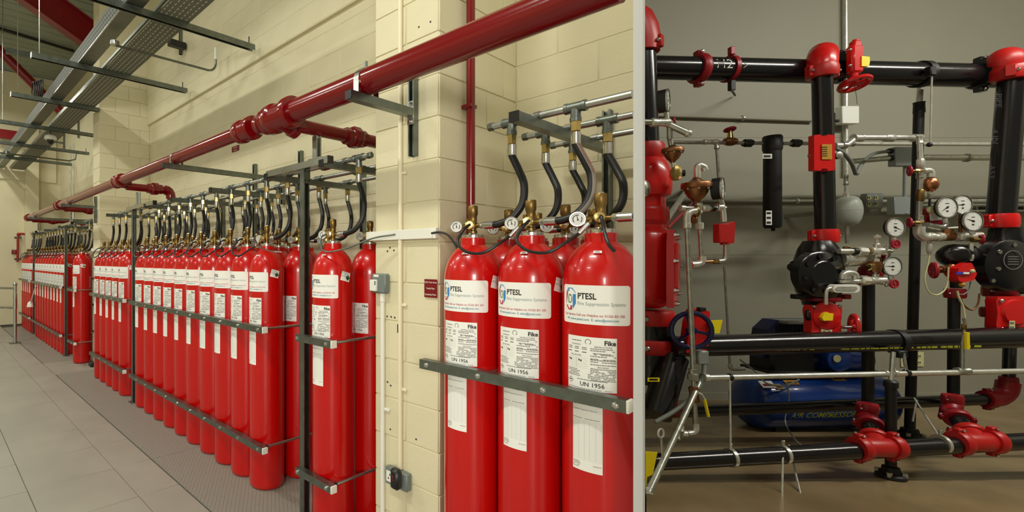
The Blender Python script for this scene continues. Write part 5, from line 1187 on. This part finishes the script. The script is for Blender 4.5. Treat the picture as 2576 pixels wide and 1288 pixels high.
# ------------------------------------------------------------------ lower main pipe, galvanized pipe, bottom pipes, stands
Y = 2.86
o = run('lower_main_pipe', 'thick black pipe with yellow print running level at mid height', 'pipe', (2160, 860), Y)
pipe(o, [(1690, 872), (3600, 819.7)], 52, Y, 'black_paint', seg=28)
t = B(); rnd = random.Random(9); x = 1785
while x < 2470:
    w_ = rnd.uniform(6, 22)
    if not (2050 < x < 2112):
        p = R(x + w_ / 2, 882 - (x - 1785) * .0165, Y - px(22.5, Y)); t.box(p, (px(w_, Y), .002, px(5, Y)))
    x += w_ + rnd.choice((3, 4, 9))
part('lettering', t, 'yellow_print', o)
def stand(x, ybase, ytop, d, Yd, label, lean=0):
    s_ = run('pipe_stand', label, 'stand', (x, ybase), Yd); k_ = kv(x); base = R(x, ybase, Yd); base.z = ZF
    top = R(x + lean, ytop, Yd); part('column', B().tube([base + ZV * .01, top], px(d / 2, Yd) * k_, 20), 'black_matt', s_)
    f = part('base_flange', B().lathe([(px(42, Yd) * k_, .001), (px(44, Yd) * k_, .006), (px(42, Yd) * k_, .018), (px(28, Yd) * k_, .03), (px(24, Yd) * k_, .06), (px(d / 2, Yd) * k_, .065)], base, ZV, 24), 'black_matt', s_)
    for i in range(4): a = i * 1.57 + .6; p = base + Vector((math.cos(a), math.sin(a), 0)) * px(35, Yd) * k_; part('anchor_bolt', B().hexbar(p + ZV * .01, p + ZV * .04, .012), 'zinc', f)
    return s_, top
s_, tp = stand(2241, 1200, 965, 32, 2.70, 'near black floor stand with round base flange under lower pipe')
part('cap', B().lathe([(px(19, 2.7) * .7, -.02), (px(19, 2.7) * .7, .01), (.02, .02)], tp, ZV, 16), 'black_matt', s_)
part('rod', B().cyl(tp, R(2247, 886, 2.74), px(5, 2.7), 12), 'zinc', s_)
h = run('pipe_clamp', 'black strap clamp with side arm around the lower black pipe', 'clamp', (2252, 860), Y); b = B(); c = R(2252, 859, Y); r1 = px(27.5, Y)
b.lathe([(r1, -px(8, Y)), (r1 + .006, -px(8, Y)), (r1 + .006, px(8, Y)), (r1, px(8, Y))], c, XV, 24); part('strap', b, 'black_matt', h)
part('arm', B().box(R(2262, 890, Y - .1), (px(22, Y), .05, px(18, Y)), WB, .006), 'black_matt', h); part('rod', B().tube(cr([R(2273, 888, 2.74), R(2277, 915, 2.73), R(2281, 937, 2.73)], 5), px(3, Y), 8), 'zinc', h)
s_, tp = stand(2288, 1098, 262, 30, 3.31, 'tall black stand behind the gauges rising to the top pipe', 24)
part('cap', B().lathe([(px(15, 3.3) * .72, -.06), (px(14, 3.3) * .72, 0), (.03, .012)], tp, ZV, 16), 'black_matt', s_); part('rod', B().cyl(tp, R(2316, 205, 3.3), px(6, 3.3), 12), 'zinc_bright', s_)
h = run('pipe_clamp', 'black clamp with long rod on the top black pipe', 'clamp', (2320, 186), 3.12); c = R(2316, 187, 3.12); r1 = px(30, 3.12)
part('strap', B().lathe([(r1, -px(8, 3)), (r1 + .006, -px(8, 3)), (r1 + .006, px(8, 3)), (r1, px(8, 3))], c, XV, 24), 'black_matt', h); part('lug', B().box(R(2340, 180, 3.02), (px(16, 3), .04, px(24, 3)), WB, .006), 'black_matt', h); pipe(h, [(2344, 190, 3.02), (2340, 362, 3.05)], 6, 3.02, 'zinc_bright', 'rod'); part('knob', B().ball(R(2338, 364, 3.05), px(6, 3), 10, 6), 'black_matt', h)
Y = 2.73
o = run('galvanized_pipe', 'bright galvanized pipe running level just below the lower black pipe', 'pipe', (2160, 942), Y)
pipe(o, [(1776, 950), (3740, 909)], 14, Y, 'zinc_bright'); 
for x in (2228, 2250): collar(o, (x, 949 - (x - 1776) * .0208), XV, 18, 10, Y, 'zinc_bright', 'tee', 14, False)
collar(o, (2247, 938), ZV, 14, 26, Y, 'zinc_bright', 'tee', 14, False); collar(o, (1776, 950), XV, 20, 12, Y, 'zinc_bright', 'end_fitting', 12, False); collar(o, (2421, 934), XV, 20, 30, Y, 'zinc', 'tee'); pipe(o, [(2421, 934), (2421, 860)], 13, Y, 'zinc', 'riser'); pipe(o, [(2421, 862), (2428, 815), (2424, 800)], 9, Y, 'zinc', 'riser', 10); collar(o, (2425, 822), ZV, 15, 14, Y, 'brass', 'valve', 8, False)
part('lever', B().tube([R(2431, 836, Y - .02), R(2432, 878, Y - .02)], px(5, Y), 8), 'yellow', o)
collar(o, (1836, 949), XV, 19, 8, Y, 'black_matt', 'clip', 12, False); collar(o, (2281, 938), XV, 18, 8, Y, 'black_matt', 'clip', 12, False)
# dark pipe behind, in front of the compressor
Y = 3.06
o = run('rear_floor_pipe', 'black pipe passing level in front of the blue compressor tank', 'pipe', (2100, 1020), Y)
pipe(o, [(1610, 1040), (2490, 1004)], 28, Y, 'black_paint', seg=20); groove(o, (2486, 1004), XV, 44, 22, Y, 'dull_red', ZV); pipe(o, [(2490, 1003), (2512, 1000), (2530, 985), (2536, 960)], 40, Y, 'dull_red', 'elbow', 20, True, False); groove(o, (2537, 958), ZV, 56, 22, Y, 'dull_red', XV); pipe(o, [(2537, 960), (2540, 868)], 38, Y, 'black_paint', 'pipe', 20)
# bottom pipe with red tees
Y = 2.64
o = run('bottom_pipe', 'black pipe with two red tees running low above the floor', 'pipe', (2080, 1138), Y)
pipe(o, [(1632, 1163), (3840, 1040.6)], 41, Y, 'black_paint', seg=24)
for (x, y, bx, by, ex, ey) in ((2205, 1126, 2188, 1068, 2182, 1040), (2455, 1112, 2408, 1052, 2396, 1018)):
    c = R(x, y, Y)
    b = B().lathe([(px(22, Y), -px(50, Y)), (px(24, Y), -px(46, Y)), (px(24, Y), px(46, Y)), (px(22, Y), px(50, Y))], c, XV, 24)
    m_ = R(bx, by, 2.80); b.tube([c, c + (m_ - c) * .45], [px(24, Y), px(23, Y)], 20); part('tee', b, 'groove_red', o)
    groove(o, (x - 42, y + 2), XV, 60, 22, Y, 'groove_red', ZV); groove(o, (x + 42, y - 2), XV, 60, 22, Y, 'groove_red', ZV)
    dr = (m_ - c).normalized(); groove(o, (bx + (x - bx) * .62, by + (y - by) * .62, 2.70), dr, 58, 16, Y, 'groove_red', dr.cross(ZV).normalized() if abs(dr.z) < .95 else XV)
    part('branch', B().tube([c + (m_ - c) * .4, m_], px(17, Y), 18), 'black_paint', o)
    e = R(ex, ey, 2.90); groove(o, (bx, by, 2.80), dr, 50, 16, 2.8, 'dull_red', dr.cross(ZV).normalized())
    part('elbow', B().tube(cr([m_, m_ + (e - m_) * .5 + Vector((0, .02, -.02)), e + ZV * .0, e + ZV * .04], 6), px(22, 2.85) * .85, 18), 'dull_red', o)
    groove(o, (ex, ey - 14, 2.9), ZV, 62, 24, 2.9, 'dull_red', XV)
for k_, (x, yt, lab) in enumerate(((2183, 690, 'slim black vertical pipe left of the near stand'), (2398, 730, 'slim black vertical pipe right of the far stand'))):
    s2 = run('drain_riser', lab, 'pipe', (x, 1020), 2.98); pipe(s2, [(x, 1024), (x + 2, yt)], 34, 2.98, 'black_matt', 'pipe', 20)
    if k_ == 0: part('cap', B().lathe([(px(30, 3) * .7, -.03), (px(34, 3) * .7, 0), (px(28, 3) * .7, .04)], R(x + 6, 688, 2.98), ZV, 18), 'dull_red', s2)
    else: groove(s2, (x + 4, 738), ZV, 62, 24, 2.98, 'dull_red', XV)
for k_, (x, y, d_, lab, legs) in enumerate(((1838, 1151, 44, 'thin strap and long rod hanging the bottom pipe at left', [((1836, 955, 2.72), (1838, 1132, 2.62))]), (1970, 1143, 44, 'thin strap with splayed rods under the bottom pipe', [((1969, 1150, 2.60), (1967, 1268, 2.50)), ((1985, 1120, 2.8), (2018, 1262, 2.48))]), (2366, 1117, 44, 'thin strap with crossed rods on bottom pipe near right tee', [((2364, 1100, 2.66), (2300, 1002, 2.96)), ((2296, 1060, 2.95), (2306, 1005, 2.96))]))):
    h = run('strap_hanger', lab, 'hanger', (x, y), 2.64); c = R(x, y, 2.64); r1 = px(21.5, 2.64)
    part('strap', B().lathe([(r1, -px(4, 2.6)), (r1 + .004, -px(4, 2.6)), (r1 + .004, px(4, 2.6)), (r1, px(4, 2.6))], c, XV, 22), 'zinc_bright', h); part('strap_bolt', B().hexbar(c + ZV * r1, c + ZV * (r1 + .03), .008), 'zinc', h)
    for (a_, b_) in legs: part('rod', B().cyl(R(*a_), R(*b_), px(2.2, 2.6), 8), 'zinc_bright', h)
# ------------------------------------------------------------------ air compressor
Y = 3.52
o = run('air_compressor', 'blue horizontal air compressor standing behind the pipes', 'compressor', (2040, 1070), Y)
rt = px(66, Y); a_ = R(1895, 1008, Y); b_ = R(2190, 1004, Y); ln = (b_ - a_).length
part('tank', B().lathe([(0, -px(34, Y)), (rt * .45, -px(31, Y)), (rt * .78, -px(20, Y)), (rt * .95, -px(8, Y)), (rt, 0), (rt, ln), (rt * .95, ln + px(8, Y)), (rt * .78, ln + px(20, Y)), (rt * .45, ln + px(31, Y)), (0, ln + px(34, Y))], a_, b_ - a_, 36), 'tank_blue', o)
t = B(); c = R(1985, 1051, Y - .17)
text(t, 'AIR COMPRESSOR', .056, Vector((0, 0, 0)), XV, ZV, 'L', .014)
t.flat([(.245, 0, 0), (.275, 0, .004), (.29, 0, .02), (.262, 0, .014)])
zc = R(2040, 1006, Y).z
def onT(p): z = c.z + p.z + p.x * .025 - zc; z += p.x * 0; xx = c.x + p.x + p.z * .2; q = rt + .0015; z = max(-q * .98, min(q * .98, z)); return Vector((xx, Y - math.sqrt(q * q - z * z), zc + z))
t.xf(onT); part('lettering', t, 'yellow_print', o)
def onTank(x, y): z = R(x, y, Y - rt * .6).z - zc; q = rt + .002; z = max(-q * .95, min(q * .95, z)); return Vector((R(x, y, Y - math.sqrt(q * q - z * z)).x, Y - math.sqrt(q * q - z * z), zc + z)), z
for (x, y, w_, h_, m_) in ((1930, 966, 32, 20, 'paper'), (1990, 962, 32, 14, 'gold'), (2106, 955, 30, 16, 'gold'), (2011, 1010, 11, 11, 'yellow'), (1958, 970, 16, 14, 'gold')):
    p, z = onTank(x, y); n_ = Vector((0, -math.sqrt(max(0, 1 - (z / rt) ** 2)), z / rt)); up = n_.cross(XV) * -1
    if up.z < 0: up = -up
    s2 = part('sticker', B().box(p, (px(w_, Y), .004, px(h_, Y)), (XV, n_, up)), m_, o); part('print', B().box(p + n_ * .003 - up * px(h_ * .1, Y), (px(w_ * .7, Y), .002, px(h_ * .3, Y)), (XV, n_, up)), 'dull_red' if m_ == 'paper' else 'black_matt', s2)
for x in (1930, 2165):
    for dy in (-.10, .10):
        p = R(x, 1060, Y); part('foot', B().box(Vector((p.x, Y + dy, (ZF + zc - rt * .8) / 2)), (.09, .03, zc - rt * .8 - ZF - .002)), 'black_matt', o)
part('platform', B().box(R(2035, 928, Y) , (px(270, Y), .26, .02), WB, .003), 'black_matt', o)
gd = R(1995, 840, Y - .06)
part('belt_guard', B().ext([(-75, -60), (75, -60), (75, 22), (62, 34), (-38, 34), (-64, 10)], gd, XV * px(1, Y), ZV * px(1, Y), YV, .12), 'navy', o)
part('guard_rim', B().box(R(2003, 809, Y - .07), (px(82, Y), .13, px(8, Y)), WB, .004), 'box_grey', o)
for i in range(16): part('grille_slot', B().box(R(1955 + i * 6.5, 826, Y - .064), (px(2.2, Y), .004, px(18, Y))), 'black_matt', o)
mc = R(2112, 900, Y - .02)
part('motor', B().lathe([(px(26, Y), -.16), (px(38, Y), -.14), (px(38, Y), .12), (px(30, Y), .15)], mc, Vector((1, -.2, 0)), 24), 'tank_blue', o)
part('motor_end', B().lathe([(px(30, Y), 0), (px(30, Y), .02), (px(10, Y), .03), (0, .03)], R(2106, 902, Y - .14), FD, 20), 'tank_blue', o); part('badge', B().lathe([(px(9, Y), 0), (px(9, Y), .004), (0, .004)], R(2105, 902, Y - .172), FD, 16), 'ivory', o)
part('pump_head', B().box(R(2143, 910, Y - .02), (px(32, Y), .16, px(60, Y)), WB, .012), 'tank_blue', o)
for i in range(4): part('cooling_fin', B().box(R(2143, 890 + i * 10, Y - .02), (px(40, Y), .18, px(3, Y)), WB), 'tank_blue', o)
part('crankcase', B().box(R(1965, 905, Y), (px(110, Y), .2, px(60, Y)), WB, .02), 'black_matt', o)
pipe(o, [(1862, 905, 3.45), (1900, 935, 3.45), (1930, 965, 3.33), (1975, 970, 3.33), (2010, 955, 3.35)], 4, 3.4, 'box_grey', 'cable', 8, True, False)
pipe(o, [(1980, 960, 3.32), (1985, 1010, 3.3), (1975, 1060, 3.3), (2000, 1105, 3.15), (2030, 1130, 3.05)], 4, 3.3, 'box_grey', 'cable', 8, True, True)
# ------------------------------------------------------------------ right group
Y = 3.0
o = run('right_riser', 'thick black riser with red elbow at the right edge', 'pipe', (2528, 540), Y); k = kv(2530)
pipe(o, [(2546, 195), (2518, 545)], 82, Y, 'black_paint', seg=28)
rE = px(58, Y) * k
b = B().ball(R(2530, 158, Y + .02), rE, 26, 16, (1.05, 1, 1.12)); b.tube([R(2530, 160, Y + .03), R(2478, 176, Y + .12)], [rE * .98, rE * .72], 24); b.tube([R(2541, 190, Y), R(2538, 165, Y)], rE * .95, 24); part('elbow', b, 'groove_red', o)
groove(o, (2540, 186), ZV, 122, 34, Y, 'groove_red', Vector((-.8, -.6, 0))); groove(o, (2466, 188, 3.10), Vector((1, -.1, 0)), 72, 20, 3.1, 'black_paint', ZV)
groove(o, (2516, 556), ZV, 104, 36, Y, 'valve_red', XV)
for i, s_ in enumerate(('PIPE', '4 IN', 'A53')): 
    t = B(); p0 = R(2506 - i * 9, 235 + i * 90, Y - px(41, Y) * k * .96); text(t, s_, .05, Vector((0, 0, 0)), -ZV, XV, 'L', -.01); t.xf(lambda q: p0 + q); part('stencil', t, 'stencil_grey', o)
g = run('check_valve', 'black cast check valve with round nameplate at the right edge', 'valve', (2530, 735), Y)
prof = [(px(q, Y) * k, px(670 - yy, Y)) for q, yy in ((46, 738), (58, 730), (72, 705), (76, 670), (74, 645), (62, 615), (48, 590), (46, 574))]
part('body', B().lathe(prof, R(2530, 670, Y), ZV, 32), 'black_paint', g)
cc = R(2542, 668, 2.86); part('cover', B().lathe([(px(62, Y), -.06), (px(62, Y), 0), (px(56, Y), .01), (0, .012)], cc, FD, 28), 'black_paint', g)
for (x, y) in ((2510, 634), (2507, 676), (2493, 706), (2547, 616)): part('bolt', B().lathe([(px(5, Y), 0), (px(5, Y), .012), (0, .012)], R(x, y, 2.855), FD, 8), 'steel', g)
npb = B(); c = R(2548, 654, 2.842)
npb.lathe([(px(23, Y), 0), (px(23, Y), .002), (px(21.5, Y), .002), (px(21.5, Y), 0)], c, FD, 28, cap=False)
for dy in (-10, -4, 2, 8): npb.box(c + ZV * px(dy, Y) + FD * .001, (px(26, Y), .002, px(1.6, Y)))
part('nameplate', npb, 'ink_line', g)
o = run('right_riser_spool', 'black spool and red couplings below the right check valve', 'pipe', (2510, 840), Y)
pipe(o, [(2518, 725), (2512, 860)], 78, Y, 'black_paint', seg=24); groove(o, (2516, 732), ZV, 102, 30, Y, 'dull_red', XV); groove(o, (2506, 786), ZV, 92, 26, Y, 'dull_red', XV)
g = run('butterfly_valve', 'bright red butterfly valve at the right edge', 'valve', (2540, 832), 2.9)
b = B().ext([(-30, -44), (60, -44), (60, 42), (-30, 42), (-36, 30), (-32, 0), (-36, -30)], R(2542, 788, 2.86), XV * px(1, 2.86), ZV * px(1, 2.86), YV, .05); b.lathe([(px(32, 2.86), 0), (px(30, 2.86), .012), (0, .014)], R(2552, 785, 2.86), FD, 24); part('housing', b, 'valve_red', g)
for (x, y) in ((2518, 757), (2520, 828)): part('bolt', B().lathe([(.012, 0), (.012, .006), (.006, .012), (0, .012)], R(x, y, 2.858), FD, 8), 'steel', g)
tagbox(g, 2546, 818, 14, 22, 2.842, 'ivory', 2, 'ink_line')
# trim between far stand and right valve
Y = 2.92
o = run('gauge_trim', 'galvanized trim loop with brass valves carrying the right gauges', 'piping', (2380, 600), Y)
pipe(o, [(2313, 345), (2316, 420)], 16, Y, 'zinc_bright'); collar(o, (2314, 352), ZV, 20, 20, Y, 'zinc_bright', 'elbow'); collar(o, (2316, 412), ZV, 24, 24, Y, 'zinc_bright', 'union', 8, False); pipe(o, [(2316, 420), (2311, 590)], 16, Y, 'zinc')
for (y, m_) in ((440, 'zinc'), (550, 'zinc')): collar(o, (2314, y), ZV, 23, 16, Y, m_)
collar(o, (2315, 492), ZV, 24, 30, Y, 'brass', 'brass_fitting', 10, False)
pipe(o, [(2312, 570), (2313, 586), (2322, 596), (2345, 597)], 21, Y, 'zinc_bright', 'elbow', 14, True); pipe(o, [(2335, 597), (2466, 592)], 17, Y, 'zinc_bright')
for x in (2338, 2362, 2412, 2440): collar(o, (x, 596), XV, 23, 14, Y, 'zinc_bright', 'fitting', 12, False)
collar(o, (2384, 594), XV, 24, 24, Y, 'bronze', 'bronze_tee', 12, False); part('plug', B().hexbar(R(2385, 590, Y - .01), R(2385, 576, Y - .01), px(9, Y)), 'bronze', o)
pipe(o, [(2320, 430), (2334, 429), (2341, 434), (2341, 446)], 15, Y, 'zinc_bright', 'elbow', 14, True); part('bronze_check', B().lathe([(px(7, Y), -px(18, Y)), (px(13, Y), -px(10, Y)), (px(15, Y), 0), (px(12, Y), px(12, Y)), (px(7, Y), px(16, Y))], R(2341, 463, Y), ZV, 10), 'copper', o); collar(o, (2340, 490), ZV, 15, 20, Y, 'zinc', 'union', 8, False); pipe(o, [(2340, 480), (2338, 520)], 7, Y, 'black_matt')
pipe(o, [(2330, 566), (2350, 570), (2370, 572), (2380, 562)], 15, Y, 'zinc', 'elbow', 14, True); pipe(o, [(2380, 575), (2480, 568)], 7, Y + .1, 'zinc_bright')
pipe(o, [(2337, 600), (2338, 640)], 10, Y, 'zinc'); collar(o, (2338, 625), ZV, 16, 22, Y, 'zinc_bright', 'union', 8, False); pipe(o, [(2416, 540), (2416, 592)], 11, Y, 'bronze')
for k_, (y, lab) in enumerate(((430, 'upper brass valve with red handwheel left of the right trim'), (560, 'lower brass valve with red handwheel left of the right trim'))):
    v = run('needle_valve', lab, 'valve', (2300, y), Y - .03); pipe(v, [(2288, y), (2322, y - 1)], 6, Y - .03, 'brass_bright', 'stem'); collar(v, (2308, y), XV, 11, 18, Y - .03, 'brass_bright', 'body', 8, False); wheel(v, (2288, y), (.82, -.57, 0), 27, Y - .03, 'wheel_red', 6, tk=.2)
v = run('needle_valve', 'brass valve with dark red handwheel under the rightmost gauge', 'valve', (2462, 605), Y - .03); pipe(v, [(2446, 603), (2468, 603)], 7, Y - .03, 'brass_bright', 'stem'); collar(v, (2452, 603), XV, 13, 14, Y - .03, 'brass', 'body', 8, False); wheel(v, (2470, 602), (.82, -.57, 0), 26, Y - .03, 'wheel_red', 6, tk=.2)
gauge(2381, 522, 53, 2.88, -125, 'white dial gauge at left of the trio near right riser', (2378, 562)); gauge(2420, 515, 49, 2.93, -95, 'white dial gauge at back of the trio near right riser', (2416, 548)); gauge(2446, 556, 51, 2.86, -72, 'white dial gauge lowest of the trio near right riser', (2448, 590))
g = run('pressure_switch', 'tilted red pressure switch with white label beside gauge trio', 'switch', (2352, 566), 2.95)
part('body', B().box(R(2344, 548, 2.97), (px(50, 2.97), .04, px(38, 2.97)), (Vector((.97, 0, -.22)), YV, Vector((.22, 0, .97))), .005), 'dull_red', g); part('white_label', B().box(R(2356, 545, 2.93), (px(32, 2.93), .006, px(18, 2.93)), (Vector((.99, 0, .1)), YV, Vector((-.1, 0, .99)))), 'paper', g); part('red_label', B().box(R(2358, 558, 2.93), (px(32, 2.93), .006, px(8, 2.93)), (Vector((.99, 0, .1)), YV, Vector((-.1, 0, .99)))), 'wheel_red', g); part('yellow_cap', B().ball(R(2342, 528, 2.93), px(10, 2.93), 10, 8, (1, .6, .9)), 'ivory', g)
# black pilot valve, red supervisory box and hoses
g = run('pilot_valve', 'black angled pilot valve left of the right check valve', 'valve', (2410, 665), 2.9)
part('body', B().lathe([(px(18, 2.9), -.06), (px(27, 2.9), -.05), (px(28, 2.9), .02), (px(22, 2.9), .04), (px(10, 2.9), .05), (0, .05)], R(2398, 642, 2.93), Vector((-.7, -.7, .1)), 22), 'black_paint', g); part('neck', B().lathe([(px(24, 2.9), -.02), (px(26, 2.9), 0), (px(26, 2.9), .05), (px(20, 2.9), .07)], R(2412, 640, 2.93), XV, 20), 'black_paint', g)
pipe(g, [(2428, 634), (2478, 630)], 24, 2.96, 'zinc', 'pipe'); pipe(g, [(2443, 612), (2442, 656)], 13, 2.88, 'zinc_bright', 'riser'); collar(g, (2442, 646), ZV, 18, 14, 2.88, 'zinc_bright', 'fitting', 12, False)
g = run('supervisory_switch', 'tilted red supervisory switch with blue label in front of black valve', 'switch', (2430, 715), 2.84)
part('body', B().ext([(-24, -6), (-20, 10), (12, 24), (16, 18), (26, -4), (18, -20), (-10, -26), (-20, -20)], R(2432, 685, 2.82), XV * px(1, 2.82), ZV * px(1, 2.82), YV, .05), 'valve_red', g)
part('blue_label', B().box(R(2420, 687, 2.815), (px(30, 2.82), .006, px(6, 2.82))), 'blue_label', g); part('white_label', B().box(R(2430, 687, 2.811), (px(14, 2.82), .006, px(5, 2.82))), 'paper', g); part('fitting', B().ball(R(2446, 682, 2.81), px(5, 2.82), 10, 8), 'ivory', g); part('yellow_knob', B().ball(R(2420, 716, 2.83), px(6, 2.82), 10, 8), 'gold', g); part('bracket', B().box(R(2405, 705, 2.88), (px(20, 2.88), .03, px(40, 2.88)), WB, .004), 'black_matt', g)
v = run('angle_valve', 'bronze angle valve with dark red handwheel below gauge trio', 'valve', (2370, 680), 2.9); wheel(v, (2349, 680), (.84, -.54, 0), 42, 2.88, 'wheel_red', 7, tk=.22); pipe(v, [(2349, 680, 2.88), (2386, 676, 2.9)], 11, 2.88, 'brass', 'stem'); part('body', B().ball(R(2392, 680, 2.92), px(13, 2.92), 14, 8, (1, 1, 1.5)), 'bronze', v); part('bonnet', B().hexbar(R(2365, 678, 2.89), R(2380, 677, 2.9), px(9, 2.9)), 'bronze', v)
for pts, d_, m_, lab in (([(2338, 642), (2334, 665), (2326, 700), (2335, 732), (2355, 742), (2376, 730), (2384, 705), (2386, 672)], 5, 'ivory', 'thin pale hose hanging in a loop below the right trim'), ([(2408, 732), (2412, 748), (2422, 770), (2427, 800)], 7, 'ivory', 'pale hose dropping from red supervisory switch to yellow lever valve'), ([(2414, 745), (2425, 768), (2445, 780), (2460, 765), (2464, 738)], 6, 'bronze', 'brown hose sagging between red supervisory switch and red coupling'), ([(2442, 708), (2438, 728), (2425, 740), (2412, 740)], 5, 'grey_flex', 'short grey hose under the red supervisory switch')):
    tag(pipe(None, pts, d_, 2.84, m_, 'hose', 10, True, True), lab, 'hose')
